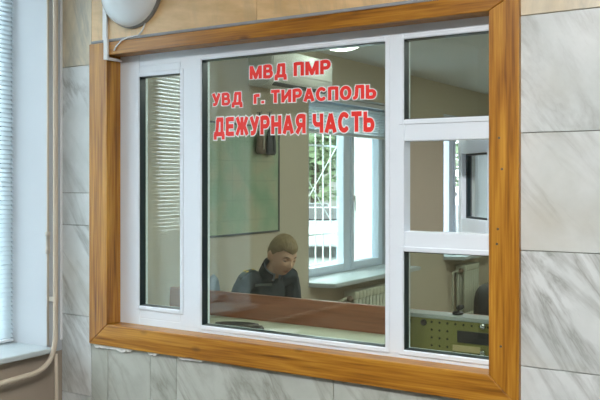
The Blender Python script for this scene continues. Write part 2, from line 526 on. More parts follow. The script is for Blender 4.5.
bl = thing('window_blind', 'white horizontal slat blind at the left edge of the photo', 'blind', (XL - .225, (NY0 + NY1) / 2, NZ1))
mb = MB(); mb.box(XL - .245, XL - .205, NY0 + .02, NY1 - .012, NZ1 - .045, NZ1 - .006, .004); mb.build('headrail', M['white'], bl)
mb = MB(); z = NZ0 + .06; rt = Matrix.Rotation(math.radians(42), 3, 'Y')
while z < NZ1 - .05:
    mb.box(XL - .2375, XL - .2125, NY0 + .03, NY1 - .016, z - .0004, z + .0004, mat=rt); z += .0215
mb.build('slats', M['blind_lobby'], bl)
mb = MB(); mb.box(XL - .238, XL - .212, NY0 + .03, NY1 - .016, NZ0 + .032, NZ0 + .044, .003); mb.build('bottom_rail', M['white'], bl)
for y in (NY0 + .2, -.68, NY1 - .14):
    mb = MB(); mb.tube([(XL - .209, y, NZ0 + .04), (XL - .209, y, NZ1 - .04)], .0012, 6); mb.build('cord', M['white'], bl)

# rest of the lobby (behind and beside the camera)
struct(MB().box(XL - .35, 3.2, -5.2, WALL_T, -.1, 0).build('floor', M['floor']), 'brown-grey lobby floor', 'floor')
struct(MB().box(XL - .35, 3.2, -5.2, WALL_T, 2.95, 3.05).build('ceiling', M['ceil']), 'white lobby ceiling', 'ceiling')
struct(MB().box(XL - .35, 3.2, -5.3, -5.2, 0, 2.95).build('wall_back', M['far_paint']), 'plain pale lobby wall opposite the service window', 'wall')
struct(MB().box(3.0, 3.2, -5.2, WALL_T, 0, 2.95).build('wall_right', M['far_paint']), 'plain pale lobby side wall on the right', 'wall')

# corner strip
struct(MB().box(XL - .001, XL + .007, YF - .012, YF - .0005, .86, 2.948, .002).build('trim_1', M['strip']), 'narrow pale strip in the corner beside the pipes', 'trim')

# heating pipes on the left wall
PX = XL + .058
hp = thing('heating_pipe', 'thick cream pipe bending forward below the side window sill', 'pipe', (PX, -.07, .8))
pts = [(PX, -.068, 2.948), (PX, -.068, 2.4), (PX, -.068, 1.6), (PX, -.068, .90)]
for k in range(1, 13):
    t = k / 12
    p0, p1, p2, p3 = Vector((PX, -.068, .90)), Vector((PX, -.072, .80)), Vector((PX, -.11, .757)), Vector((PX, -.20, .748))
    pts.append(tuple(((1 - t) ** 3) * p0 + 3 * t * (1 - t) ** 2 * p1 + 3 * t * t * (1 - t) * p2 + t ** 3 * p3))
pts += [(PX, -.5, .735), (PX, -1.2, .72), (PX, -3.0, .70)]
mb = MB(); mb.tube(pts, .0115, 16); mb.build('main_run', M['pipe'], hp)
mb = MB(); mb.box(XL - .002, PX + .013, -.064, -.0615, 1.05, 1.07); mb.build('bracket', M['pipe_old'], hp)
mb = MB(); mb.tube([(PX - .012, -.055, .81), (PX - .012, -.052, .72), (PX - .012, -.05, .4), (PX - .012, -.05, .02)], .0085, 12); mb.build('branch', M['pipe'], hp)
TX = XL + .03
tp = thing('thin_pipe', 'thin cream pipe with a coupling beside the thick pipe', 'pipe', (TX, -.088, 1.3))
mb = MB(); mb.tube([(TX, -.088, 2.948), (TX, -.088, 1.6), (TX, -.088, .855)], .0055, 10); mb.build('run', M['pipe'], tp)
mb = MB()
mb.lathe([(0, 0), (.0105, 0), (.0105, .022), (.0085, .024), (.0085, .078), (.0115, .08), (.0115, .098), (0, .098)], Matrix.Translation((TX, -.088, 1.27)), 8)
mb.build('coupling', M['pipe_old'], tp)

# ================================================================== service window
ca = struct(thing('trim_2', None, None, (-1.83, 0, .866)), 'varnished pine casing around the white service window', 'trim')
IX0, IX1, IZ0, IZ1 = -2.704, -.947, .962, 2.160
def board(pts_front, depth, mat, name='board'):
    """a mitred board: front outline at y=0, back at y=depth, softened edges"""
    mb = MB(); mb.prism([(x, 0, z) for x, z in pts_front], (0, depth, 0))
    bmesh.ops.recalc_face_normals(mb.bm, faces=mb.bm.faces[:])
    bmesh.ops.bevel(mb.bm, geom=mb.bm.edges[:], offset=.0035, segments=2, affect='EDGES', profile=.5)
    return mb.build(name, mat, ca)
g = .0007
DP = .0845
board([(CX0, CZ0), (IX0, IZ0), (IX0, CZ1), (CX0, CZ1)], DP, M['pine_v'])
board([(CX1, CZ0), (CX1, CZ1), (IX1, IZ1), (IX1, IZ0)], DP, M['pine_v'])
board([(IX0 + g, CZ1), (IX0 + g, IZ1), (IX1 - g * 2, IZ1), (CX1 - g * 2, CZ1)], DP, M['pine_h'])
board([(CX0 + g, CZ0), (CX1 - g, CZ0), (IX1 - g, IZ0), (IX0 + g, IZ0)], DP, M['pine_h'])
mb = MB(); mb.box(CX0 + .01, CX1, .002, YF + .005, CZ1 + .0005, CZ1 + .013, .003); mb.build('sealing_strip', M['sealant'], ca)
mb = MB(); mb.box(CX0 - .006, CX0 - .0005, .006, YF + .004, CZ0, CZ1, .001); mb.build('edge_filler', M['plaster'], ca)
for x, z in ((-.911, 1.741), (-.901, 1.639), (-.915, 1.443), (-.918, 1.394), (-.905, 1.06)):
    mb = MB(); mb.lathe([(0, .0005), (.0028, .0005), (.0042, -.0006), (.0045, .0015)], Matrix.Translation((x, -.0002, z)) @ Matrix.Rotation(PI / 2, 4, 'X'), 12)
    mb.build('screw', M['screw'], ca)
# plaster smears under the bottom board
mb = MB()
def smear(x0, x1, zt, th):
    n = int((x1 - x0) / .012)
    top = [(x0 + (x1 - x0) * i / n, YF - .011, zt) for i in range(n + 1)]
    bot = [(x0 + (x1 - x0) * i / n, YF - .011, zt - th * (.35 + .65 * abs(noise.noise((x0 + i * .31, 2.2, 0)))) * (1 if 0 < i < n else .3)) for i in range(n, -1, -1)]
    mb.prism(top + bot, (0, .0108, 0))
smear(-2.80, -2.56, CZ0 + .001, .034); smear(-2.47, -2.41, CZ0 + .001, .03); smear(-2.30, -2.16, CZ0 + .001, .026)
mb.build('plaster_smear', M['plaster'], ca)

win = struct(thing('window_1', None, None, (-1.83, .1, .95)), 'white plastic service window with five openings', 'window')
YP = .085
FX0, FX1, FZ0, FZ1 = -2.72, -.93, .935, 2.175
mb = MB()
for a in ((FX0, -2.589, FZ0, FZ1), (-2.353, -2.232, FZ0 + .04, FZ1 - .04), (-1.370, -1.293, FZ0 + .04, FZ1 - .04), (-.958, FX1, FZ0, FZ1)):
    mb.box(a[0], a[1], YP, YP + .055, a[2], a[3], .004)
for a in ((-2.589, -.958, 2.109, FZ1), (-2.589, -.958, FZ0, .993), (-2.589, -2.353, 2.062, 2.112), (-2.589, -2.353, .99, 1.047),
          (-1.293, -.958, 1.743, 1.823), (-1.293, -.958, 1.344, 1.419)):
    mb.box(a[0], a[1], YP + .0005, YP + .055, a[2], a[3], .004)
mb.build('window_frame', M['pvc'], win)
panes = [(-2.589, -2.353, 1.047, 2.062), (-2.232, -1.370, .993, 2.109), (-1.293, -.958, 1.823, 2.109), (-1.293, -.958, .993, 1.344)]
for i, (x0, x1, z0, z1) in enumerate(panes):
    p = MB(); ring(p, x0 - .02, x1 + .02, z0 - .02, z1 + .02, .018, YP - .004, YP + .02, .003); p.build('glazing_bead', M['pvc'], win)
    p = MB(); ring(p, x0 - .003, x1 + .003, z0 - .003, z1 + .003, .004, YP + .002, YP + .039, .001); p.build('gasket', M['gasket'], win)
    for yg in (.022, .033):
        p = MB(); p.box(x0 - .002, x1 + .002, YP + yg, YP + yg + .004, z0 - .002, z1 + .002); p.build('glass_pane', M['glass'], win)
# opened middle sash, swung into the office on its right side
sx, sy = -.955, YP + .060
ang = math.radians(180 - 46)
SM = Matrix.Translation((sx, sy, 0)) @ Matrix.Rotation(ang, 4, 'Z')
def sash_box(mb, u0, u1, z0, z1, t0=-.028, t1=.028, bev=.004):
    mb.obox(SM @ Matrix.Translation(((u0 + u1) / 2, (t0 + t1) / 2, (z0 + z1) / 2)), u1 - u0, t1 - t0, z1 - z0, bev)
SW, SZ0, SZ1, SF = .318, 1.405, 1.757, .055
mb = MB()
sash_box(mb, 0, SF, SZ0, SZ1); sash_box(mb, SW - SF * .6, SW, SZ0, SZ1)
sash_box(mb, SF, SW - SF * .6, SZ0, SZ0 + SF); sash_box(mb, SF, SW - SF * .6, SZ1 - SF, SZ1)
sash = mb.build('sash', M['pvc'], win); sash['label'] = 'opened middle sash swung into the office'
mb = MB(); sash_box(mb, SF, SW - SF * .6, SZ0 + SF, SZ1 - SF, -.003, .003, 0); mb.build('glass_pane', M['glass'], sash)
mb = MB()
for a in ((SF, SF + .006, SZ0 + SF, SZ1 - SF), (SW - SF * .6 - .012, SW - SF * .6, SZ0 + SF, SZ1 - SF), (SF, SW - SF * .6, SZ0 + SF, SZ0 + SF + .007), (SF, SW - SF * .6, SZ1 - SF - .007, SZ1 - SF)):
    sash_box(mb, *a, -.009, .009, 0)
mb.build('gasket', M['gasket'], sash)
# lettering on the main pane
sg = thing('window_lettering', 'red Cyrillic lettering edged in white on the main glass pane', 'sign', (-1.8, YP + .021, 1.78))
def arc(cx, cy, rx, ry, a0, a1, n=14):
    return [(cx + rx * math.cos(math.radians(a0 + (a1 - a0) * k / n)), cy + ry * math.sin(math.radians(a0 + (a1 - a0) * k / n))) for k in range(n + 1)]
def bowl(x0, x1, yt, yb):
    r = (yt - yb) / 2
    return [(x0, yt)] + arc(x1, (yt + yb) / 2, r * .82, r, 90, -90) + [(x0, yb)]
# centre lines of each capital (cap height 1, stroke .2 wide): width, strokes
GLYPH = {
    'В': (.74, [[(.1, 0), (.1, 1)], bowl(.1, .40, .91, .52), bowl(.1, .44, .52, .09)]),
    'Р': (.70, [[(.1, 0), (.1, 1)], bowl(.1, .40, .91, .44)]),
    'Ь': (.70, [[(.1, 0), (.1, 1)], bowl(.1, .40, .56, .09)]),
    'Я': (.74, [[(.64, 0), (.64, 1)], [(.74 - x, y) for x, y in bowl(.1, .40, .91, .44)], [(.42, .46), (.11, 0)]]),
    'М': (.92, [[(.1, 0), (.1, 1)], [(.82, 0), (.82, 1)], [(.13, .93), (.46, .10), (.79, .93)]]),
    'Д': (.86, [[(.0, .09), (.86, .09)], [(.09, .1), (.09, -.22)], [(.77, .1), (.77, -.22)], [(.20, .1), (.28, .5), (.30, .91)], [(.22, .91), (.76, .91)], [(.66, .1), (.66, .95)]]),
    'П': (.72, [[(.1, 0), (.1, 1)], [(.62, 0), (.62, 1)], [(.1, .91), (.62, .91)]]),
    'У': (.70, [[(.08, 1), (.36, .36)], [(.62, 1), (.37, .28)] + arc(.20, .23, .16, .14, -10, -90, 6) + [(.07, .09)]]),
    'г': (.48, [[(.1, 0), (.1, .74)], [(.1, .655), (.48, .655)]]),
    '.': (.22, [[(.11, 0), (.11, .21)]]),
    'Т': (.70, [[(.0, .91), (.70, .91)], [(.35, 0), (.35, .95)]]),
    'И': (.74, [[(.1, 0), (.1, 1)], [(.64, 0), (.64, 1)], [(.12, .16), (.62, .84)]]),
    'А': (.80, [[(.09, 0), (.40, .97)], [(.71, 0), (.40, .97)], [(.2, .30), (.6, .30)]]),
    'С': (.76, [arc(.40, .5, .30, .41, 42, 318, 24)]),
    'О': (.80, [arc(.40, .5, .30, .41, 0, 360, 32)]),
    'Л': (.76, [[(.0, .09)] + arc(.06, .25, .16, .16, -80, 0, 6) + [(.25, .6), (.26, .91)], [(.18, .91), (.76, .91)], [(.66, 0), (.66, .95)]]),
    'Е': (.66, [[(.1, 0), (.1, 1)], [(.1, .91), (.65, .91)], [(.1, .51), (.61, .51)], [(.1, .09), (.66, .09)]]),
    'Ж': (1.02, [[(.51, 0), (.51, 1)], [(.10, 1), (.28, .62), (.51, .50)], [(.08, 0), (.30, .44), (.51, .52)], [(.92, 1), (.74, .62), (.51, .50)], [(.94, 0), (.72, .44), (.51, .52)]]),
    'Н': (.74, [[(.1, 0), (.1, 1)], [(.64, 0), (.64, 1)], [(.1, .52), (.64, .52)]]),
    'Ч': (.72, [[(.62, 0), (.62, 1)], [(.1, 1), (.1, .70)] + arc(.30, .66, .20, .22, 180, 270, 6) + [(.62, .44)]]),
}
def strokes_mesh(name, strokes, half, grow, place, y):
    """flat film cut-out: each stroke a band of width 2*half, ends lengthened by grow"""
    mb = MB(); n = 0
    def poly(pts):
        nonlocal n
        n += 1
        mb.bm.faces.new([mb.bm.verts.new(place(px, py, y - n * 1.2e-5)) for px, py in pts])
    for st in strokes:
        closed = (Vector(st[0]) - Vector(st[-1])).length < 1e-4
        P_ = [Vector(p) for p in st]
        if not closed:
            P_[0] = P_[0] - (P_[1] - P_[0]).normalized() * grow
            P_[-1] = P_[-1] + (P_[-1] - P_[-2]).normalized() * grow
        h0 = half
        for k, (a, b) in enumerate(zip(P_, P_[1:])):
            d = (b - a).normalized(); q = Vector((-d.y, d.x)) * h0
            poly([a - q, b - q, b + q, a + q])
            if k + 2 < len(P_) or closed:
                e = (P_[k + 2] - b).normalized() if k + 2 < len(P_) else (P_[1] - P_[0]).normalized()
                if d.dot(e) < .9999:
                    poly([b + Vector((math.cos(2 * PI * t / 16), math.sin(2 * PI * t / 16))) * h0 for t in range(16)])
    return mb, name
def line(body, x0, x1, zb0, zb1, cap, edge=.062, gap=.15, space=.42):
    xs = []; x = 0
    for ch in body:
        if ch == ' ': x += space; continue
        xs.append((ch, x)); x += GLYPH[ch][0] + gap
    fx = (x1 - x0) / (x - gap)
    for ch, gx in xs:
        def place(px, py, y):
            X = x0 + (gx + px) * fx
            return Vector((X, y, zb0 + (zb1 - zb0) * (X - x0) / (x1 - x0) + py * cap))
        mb, _ = strokes_mesh('letter', GLYPH[ch][1], .125, 0, place, YP + .0206)
        o = mb.build('letter', M['red'], sg, fix=False)
        mb, _ = strokes_mesh('letter_outline', GLYPH[ch][1], .125 + edge, edge, place, YP + .0214)
        mb.build('letter_outline', M['vinyl'], o, fix=False)['label'] = 'white edge'
line('МВД ПМР', -1.996, -1.614, 2.016, 2.012, .053)
line('УВД  г. ТИРАСПОЛЬ', -2.192, -1.417, 1.917, 1.907, .051)
line('ДЕЖУРНАЯ ЧАСТЬ', -2.182, -1.425, 1.790, 1.785, .074)

# cable trunking, lamp and its cable
ct = thing('cable_trunking', 'thin white cable trunking stepping over the corner of the pine casing', 'trunking', (-2.71, YF, 2.2))
mb = MB(); mb.box(-2.742, -2.716, YF - .012, YF - .0005, CZ1 + .014, 3.15, .002); mb.build('upper_run', M['white_gloss'], ct)
mb = MB(); mb.box(-2.714, -2.69, -.013, -.0005, IZ1 - .022, CZ1 + .012, .002); mb.build('lower_run', M['white_gloss'], ct)
mb = MB(); mb.box(-2.700, -2.688, -.010, YP - .008, IZ1 - .024, IZ1 - .012, .002); mb.build('reveal_run', M['white_gloss'], ct)

LC = Vector((-2.555, YF, 2.430))
lm = thing('wall_lamp', 'white opal dome lamp on the tan wall above the window corner', 'lamp', LC)
LM = Matrix.Translation(LC) @ Matrix.Rotation(PI / 2, 4, 'X')
mb = MB(); mb.lathe([(0, .0005), (.163, .0005), (.165, .006), (.165, .016), (.160, .020), (0, .020)], LM, 64); mb.build('rim', M['rim'], lm)
mb = MB(); mb.lathe([(.158, .019), (.160, .026)] + [(.158 * math.cos(a), .03 + .085 * math.sin(a)) for a in [PI / 2 * k / 16 for k in range(17)]], LM, 64); mb.build('dome', M['opal'], lm)
lcab = MB(); lcab.tube([(-2.475, YF - .006, 2.305), (-2.505, YF - .007, 2.250), (-2.525, YF - .008, 2.232), (-2.575, -.004, 2.2255), (-2.61, -.005, 2.215), (-2.645, -.005, 2.19), (-2.655, -.005, 2.175)], .0034, 10)
tag(lcab.build('lamp_cable', M['white_gloss']), 'short white loose cable hanging from the dome lamp', 'cable')

# ================================================================== OFFICE
OXL, OXR, OYB, OCZ = -3.4, 1.2, 7.0, 2.62
def office_opening(y0, y1, z0, z1): return (y0, y1, z0, z1)
W3 = (2.79, 4.42, .775, 2.30)
W4 = (5.44, 6.75, .775, 2.30)
w = MB()
T = .36
w.box(OXL - T, OXL, WALL_T, W3[0], 0, OCZ + .1); w.box(OXL - T, OXL, W3[1], W4[0], 0, OCZ + .1); w.box(OXL - T, OXL, W4[1], OYB, 0, OCZ + .1)
for q in (W3, W4):
    w.box(OXL - T, OXL, q[0], q[1], 0, q[2]); w.box(OXL - T, OXL, q[0], q[1], q[3], OCZ + .1)
wl = struct(w.build('wall_office_left', M['wall_in']), 'beige office wall with the map and two windows', 'wall')
mb = MB()
for q in (W3, W4):
    mb.box(OXL - .3, OXL + .001, q[0] - .001, q[0] + .004, q[2], q[3]); mb.box(OXL - .3, OXL + .001, q[1] - .004, q[1] + .001, q[2], q[3]); mb.box(OXL - .3, OXL + .001, q[0], q[1], q[3] - .004, q[3] + .001)
mb.build('reveal_lining', M['reveal'], wl)
struct(MB().box(OXL - T, OXR + .2, OYB, OYB + .2, 0, OCZ + .1).build('wall_office_back', M['wall_in']), 'beige far wall of the office', 'wall')
struct(MB().box(OXR, OXR + .2, WALL_T, OYB, 0, OCZ + .1).build('wall_office_right', M['wall_in']), 'beige right wall of the office', 'wall')
struct(MB().box(OXL - T, OXR + .2, WALL_T, OYB, OCZ, OCZ + .1).build('ceiling_office', M['ceil']), 'white office ceiling', 'ceiling')
struct(MB().box(OXL - T, OXR + .2, WALL_T, OYB + .2, -.1, 0).build('floor_office', M['linoleum']), 'brown office floor', 'floor')
struct(MB().box(OXL - .02, 3.0, WALL_T - .002, WALL_T - .001, 0, .9).build('trim_3', M['wall_in']), 'painted office side below the service window', 'trim')

def office_window(n, q, label, ym):
    y0, y1, z0, z1 = q
    o = struct(thing('window_%d' % n, None, None, (OXL - .25, (y0 + y1) / 2, z0)), label, 'window')
    xa, xb = OXL - .26, OXL - .19
    mb = MB(); ring_x(mb, xa, xb, y0, y1, z0, z1, .05, .004); mb.box(xa, xb, ym - .04, ym + .04, z0 + .05, z1 - .05, .004)
    mb.build('window_frame', M['frame_blue'], o)
    for a, b in ((y0 + .05, ym - .04), (ym + .04, y1 - .05)):
        mb = MB(); ring_x(mb, xa + .01, xb + .012, a, b, z0 + .05, z1 - .05, .055, .004); s = mb.build('sash', M['frame_blue'], o)
        mb = MB(); mb.box(xa + .03, xa + .034, a + .05, b - .05, z0 + .1, z1 - .1); mb.build('glass_pane', M['glass_clear'], s)
    mb = MB()
    mb.box(xb + .012, xb + .022, ym + .06, ym + .085, 1.42, 1.48, .003); mb.box(xb + .03, xb + .042, ym + .064, ym + .081, 1.33, 1.47, .005); mb.box(xb + .015, xb + .036, ym + .066, ym + .079, 1.44, 1.465, .003)
    mb.build('handle', M['white_gloss'], o)
    # sill: a thick board with a clipped front corner
    mb = MB()
    xf = OXL + .21
    mb.prism([(xb - .01, y0 + .005, z0 + .001), (OXL + .05, y0 + .005, z0 + .001), (xf, y0 + .06, z0 + .001), (xf, y1 - .005, z0 + .001), (xb - .01, y1 - .005, z0 + .001)], (0, 0, .034))
    bmesh.ops.recalc_face_normals(mb.bm, faces=mb.bm.faces[:])
    bmesh.ops.bevel(mb.bm, geom=mb.bm.edges[:], offset=.006, segments=2, affect='EDGES')
    mb.build('window_sill', M['sillpaint'], o)
    # outside grille
    mb = MB(); xg = OXL - .34
    for k in range(int((y1 - y0) / .125) + 1):
        y = y0 + .03 + k * .125
        mb.box(xg - .005, xg + .005, y - .005, y + .005, z0 + .02, z1 - .02)
    for z in (z0 + .1, z0 + .36, 1.91, z1 - .06): mb.box(xg - .018, xg - .006, y0 + .02, y1 - .02, z - .008, z + .008)
    for a, b in (((y0 + .2, 1.15), (y0 + 1.0, 1.91)), ((y0 + 1.0, 1.15), (y0 + .2, 1.91))):
        d = Vector((0, b[0] - a[0], b[1] - a[1])); c = Vector((xg + .010, (a[0] + b[0]) / 2, (a[1] + b[1]) / 2))
        mb.obox(Matrix.Translation(c) @ d.to_track_quat('Z', 'X').to_matrix().to_4x4(), .007, .007, d.length)
    mb.build('grille', M['grille'], o)
    return o
office_window(3, W3, 'office window with a barred left pane seen through the main pane', 3.745)
office_window(4, W4, 'farther office window seen through the open middle pane', 6.12)

def office_blind(q, zb, label):
    y0, y1, z0, z1 = q
    b = thing('window_blind', label, 'blind', (OXL - .1, (y0 + y1) / 2, z1), 'raised slat blinds of the office windows')
    x = OXL - .10
    mb = MB(); mb.box(x - .02, x + .02, y0 + .015, y1 - .015, z1 - .04, z1 - .006, .004); mb.build('headrail', M['white'], b)
    mb = MB(); z = zb + .02; rt = Matrix.Rotation(math.radians(-40), 3, 'Y')
    while z < z1 - .05:
        mb.box(x - .0125, x + .0125, y0 + .02, y1 - .02, z - .0005, z + .0005, mat=rt); z += .0245
    mb.build('slats', M['blind'], b)
    mb = MB(); mb.box(x - .013, x + .013, y0 + .02, y1 - .02, zb, zb + .012, .003); mb.build('bottom_rail', M['white'], b)
    for y in (y0 + .25, y1 - .25):
        mb = MB(); mb.tube([(x + .016, y, zb + .01), (x + .016, y, z1 - .03)], .0012, 6); mb.build('cord', M['white'], b)
    mb = MB(); mb.tube([(x + .02, y1 - .07, 1.35), (x + .02, y1 - .07, z1 - .03)], .0022, 6); mb.build('tilt_wand', M['white'], b)
office_blind(W3, 1.985, 'grey slat blind half raised behind the lettering at the nearer office window')
office_blind(W4, 2.10, 'slat blind raised high at the farther office window')

cu = thing('curtain', 'bright white curtain filling the right pane of the barred office window', 'curtain', (OXL - .285, 4.05, 2.25))
mb = MB()
mb.grid(lambda u, v: Vector((OXL - .287 + .010 * math.sin(u * 34), 3.80 + u * .58, .79 + v * 1.48)), 60, 4)
bmesh.ops.solidify(mb.bm, geom=mb.bm.faces[:], thickness=.0015)
mb.build('cloth', M['curtain'], cu)
mb = MB(); mb.tube([(OXL - .287, 3.79, 2.27), (OXL - .287, 4.39, 2.27)], .006, 10); mb.build('rod', M['steel'], cu)

def radiator(y0, y1, z0, z1, label):
    o = thing('radiator', label, 'radiator', (OXL + .07, (y0 + y1) / 2, z0), 'ribbed radiators under the office windows')
    n = int((y1 - y0) / .062); mb = MB()
    for k in range(n):
        y = y0 + .031 + k * .062
        for dx in (-.04, 0.04):
            mb.tube([(OXL + .08 + dx, y, z0 + .03), (OXL + .08 + dx, y, z1 - .03)], .017, 10)
        for z in (z0 + .03, z1 - .03):
            mb.box(OXL + .02, OXL + .14, y - .029, y + .029, z - .035, z + .035, .016, 3)
    mb.build('sections', M['radiator'], o)
    mb = MB(); mb.tube([(OXL + .08, y0 + .02, z1 - .05), (OXL + .08, y0 - .09, z1 - .05), (OXL + .05, y0 - .12, z1 - .07), (OXL + .05, y0 - .13, z1 - .16), (OXL + .05, y0 - .13, .02)], .012, 12); mb.build('feed_pipe', M['radiator'], o)
    mb = MB(); mb.lathe([(0, 0), (.022, 0), (.024, .01), (.024, .03), (.018, .04), (0, .04)], Matrix.Translation((OXL + .09, y0 - .05, z1 - .05)) @ Matrix.Rotation(PI / 2, 4, 'Y'), 16); mb.build('valve', M['brown_leather'], o)
    for y in (y0 + .15, y1 - .15):
        mb = MB(); mb.box(OXL + .001, OXL + .06, y - .01, y + .01, z0 + .12, z0 + .15); mb.build('bracket', M['radiator'], o)
radiator(3.30, 4.35, .13, .69, 'pale ribbed radiator under the barred office window')
radiator(5.70, 6.18, .13, .70, 'pale ribbed radiator seen through the lower right pane')

# wall map
mp = thing('wall_map', 'large pale green map in a thin dark frame on the office wall', 'map', (OXL, 1.94, 1.6))
MY0, MY1, MZ0, MZ1 = 1.40, 2.357, 1.243, 1.98
mb = MB(); mb.box(OXL + .001, OXL + .012, MY0, MY1, MZ0, MZ1); mb.build('print', M['map'], mp)
mb = MB(); ring_x(mb, OXL + .001, OXL + .018, MY0 - .012, MY1 + .012, MZ0 - .012, MZ1 + .012, .013, .002); mb.build('frame', M['map_frame'], mp)

def pouch(y0, y1, z0, z1, mat, label):
    x = OXL + .05
    o = thing('hanging_case', label, 'case', (x, (y0 + y1) / 2, z0))
    yc = (y0 + y1) / 2; hw = (y1 - y0) / 2
    mb = MB()
    def f(u, v):
        a = u * 2 * PI; s = (.62 + .38 * math.sin(min(1, (1 - v) * 1.5) * PI / 2)) * (1 if v > .08 else .75 + 3 * v)
        return Vector((x + .024 * s * math.cos(a), yc + hw * s * math.copysign(abs(math.sin(a)) ** .7, math.sin(a)), z0 + (z1 - z0) * v))
    mb.grid(f, 25, 12); bmesh.ops.remove_doubles(mb.bm, verts=mb.bm.verts[:], dist=.0005)
    bmesh.ops.holes_fill(mb.bm, edges=[e for e in mb.bm.edges if e.is_boundary])
    mb.build('body', mat, o)
    mb = MB(); mb.tube([(x, yc - hw * .4, z1 - .01), (x - .012, yc, z1 + .13), (x, yc + hw * .4, z1 - .01)], .005, 8); mb.build('strap', M['grey_leather'], o)
    mb = MB(); mb.box(x + .018, x + .03, yc - .006, yc + .006, z0 + .03, z1 - .02, .003); mb.build('buckle_strap', M['strap_pale'] if mat is M['brown_leather'] else M['grey_leather'], o)
    mb = MB(); mb.tube([(OXL + .014, yc, z1 + .132), (x + .004, yc, z1 + .126), (x + .006, yc, z1 + .14)], .003, 8); mb.build('hook', M['steel'], o)
pouch(2.04, 2.13, 1.79, 1.95, M['brown_leather'], 'brown leather case hanging in front of the map')
pouch(2.155, 2.26, 1.785, 1.96, M['grey_leather'], 'black leather case hanging at the right edge of the map')

# air conditioner
AX1 = OXL + .20
ac = thing('air_conditioner', 'white wall-mounted air conditioner high on the office wall', 'air conditioner', (OXL, 2.4, 2.25))
prof = [(OXL + .001, 2.262), (OXL + .10, 2.252), (OXL + .155, 2.262), (OXL + .185, 2.290), (AX1, 2.34), (AX1 - .002, 2.48), (AX1 - .02, 2.515), (OXL + .001, 2.525)]
mb = MB(); mb.prism([(x, 2.0, z) for x, z in prof], (0, .82, 0))
bmesh.ops.recalc_face_normals(mb.bm, faces=mb.bm.faces[:]); bmesh.ops.bevel(mb.bm, geom=mb.bm.edges[:], offset=.006, segments=2, affect='EDGES')
mb.build('body', M['ac'], ac)
mb = MB(); mb.obox(Matrix.Translation((OXL + .172, 2.41, 2.272)) @ Matrix.Rotation(math.radians(-45), 4, 'Y'), .03, .7, .006, .002); mb.build('louvre', M['ac_dark'], ac)
mb = MB(); mb.box(AX1 - .003, AX1 + .004, 2.02, 2.80, 2.35, 2.475, .003); mb.build('front_panel', M['ac'], ac)

# office ceiling lamps
def ceiling_lamp(x, y, label):
    o = thing('ceiling_lamp', label, 'lamp', (x, y, OCZ), 'round ceiling lamps of the office')
    m = Matrix.Translation((x, y, OCZ)) @ Matrix.Rotation(PI, 4, 'X')
    mb = MB(); mb.lathe([(0, .001), (.16, .001), (.165, .006), (.16, .018), (0, .018)], m, 40); mb.build('base', M['white'], o)
    mb = MB(); mb.lathe([(.15, .018)] + [(.15 * math.cos(a), .02 + .06 * math.sin(a)) for a in [PI / 2 * k / 8 for k in range(9)]], m, 40); mb.build('diffuser', M['lamp_office'], o)
ceiling_lamp(-2.97, 2.55, 'round lit ceiling lamp above the lettering inside the office')

# counter behind the pane, with things on it
cn = thing('counter', 'pale greenish counter top just behind the main pane', 'counter', (-1.9, .48, 0))
mb = MB(); mb.box(-3.38, .1, WALL_T + .002, .742, .875, .903, .004); mb.build('worktop', M['counter'], cn)
for x in (-3.35, -2.2, -1.0, .06):
    mb = MB(); mb.box(x - .012, x + .012, .26, .72, 0, .875, .002); mb.build('support_panel', M['desk_h'], cn)

dk = thing('desk', 'reddish brown desk whose raised back panel hides the officer below the chest', 'desk', (-1.9, 1.0, 0))
mb = MB(); mb.box(-3.0, .1, .745, .77, .02, 1.028, .003); mb.build('back_panel', M['desk_h'], dk)
mb = MB(); mb.box(-2.99, .09, .772, 1.18, .735, .762, .004); mb.build('desk_top', M['desk_h'], dk)
for x in (-2.97, .06):
    mb = MB(); mb.box(x - .012, x + .012, .775, 1.16, 0, .734, .002); mb.build('side_panel', M['desk_h'], dk)

hs = thing('telephone_handset', 'dark handset lying on the counter behind the bottom left of the main pane', 'handset', (-2.4, .40, .903))
mb = MB()
hm = Matrix.Translation((-2.30, .42, .903)) @ Matrix.Rotation(math.radians(20), 4, 'Z')
mb.tube([hm @ Vector(p) for p in ((-.10, 0, .030), (-.06, 0, .036), (0, 0, .038), (.06, 0, .036), (.10, 0, .030))], [.014, .0125, .012, .0125, .014], 12)
mb.build('grip', M['black'], hs)
for s in (-1, 1):
    mb = MB(); mb.lathe([(0, .001), (.026, .001), (.030, .010), (.028, .024), (.018, .034), (0, .036)], hm @ Matrix.Translation((s * .10, 0, 0)), 24)
    mb.build('earpiece' if s < 0 else 'mouthpiece', M['black'], hs)
cb = MB(); cb.tube([(-2.30, .47, .906), (-2.2, .50, .906), (-2.05, .46, .906), (-1.9, .50, .906), (-1.78, .43, .906), (-1.68, .47, .906), (-1.55, .40, .906), (-1.5, .42, .906)], .003, 8)
cb.build('cord', M['black'], hs)
pp = MB(); pp.obox(Matrix.Translation((-2.16, .52, .9038)) @ Matrix.Rotation(.35, 4, 'Z'), .21, .15, .0012)
tag(pp.build('paper_sheet', M['paper']), 'white paper sheet lying on the counter beside the dark handset', 'paper')

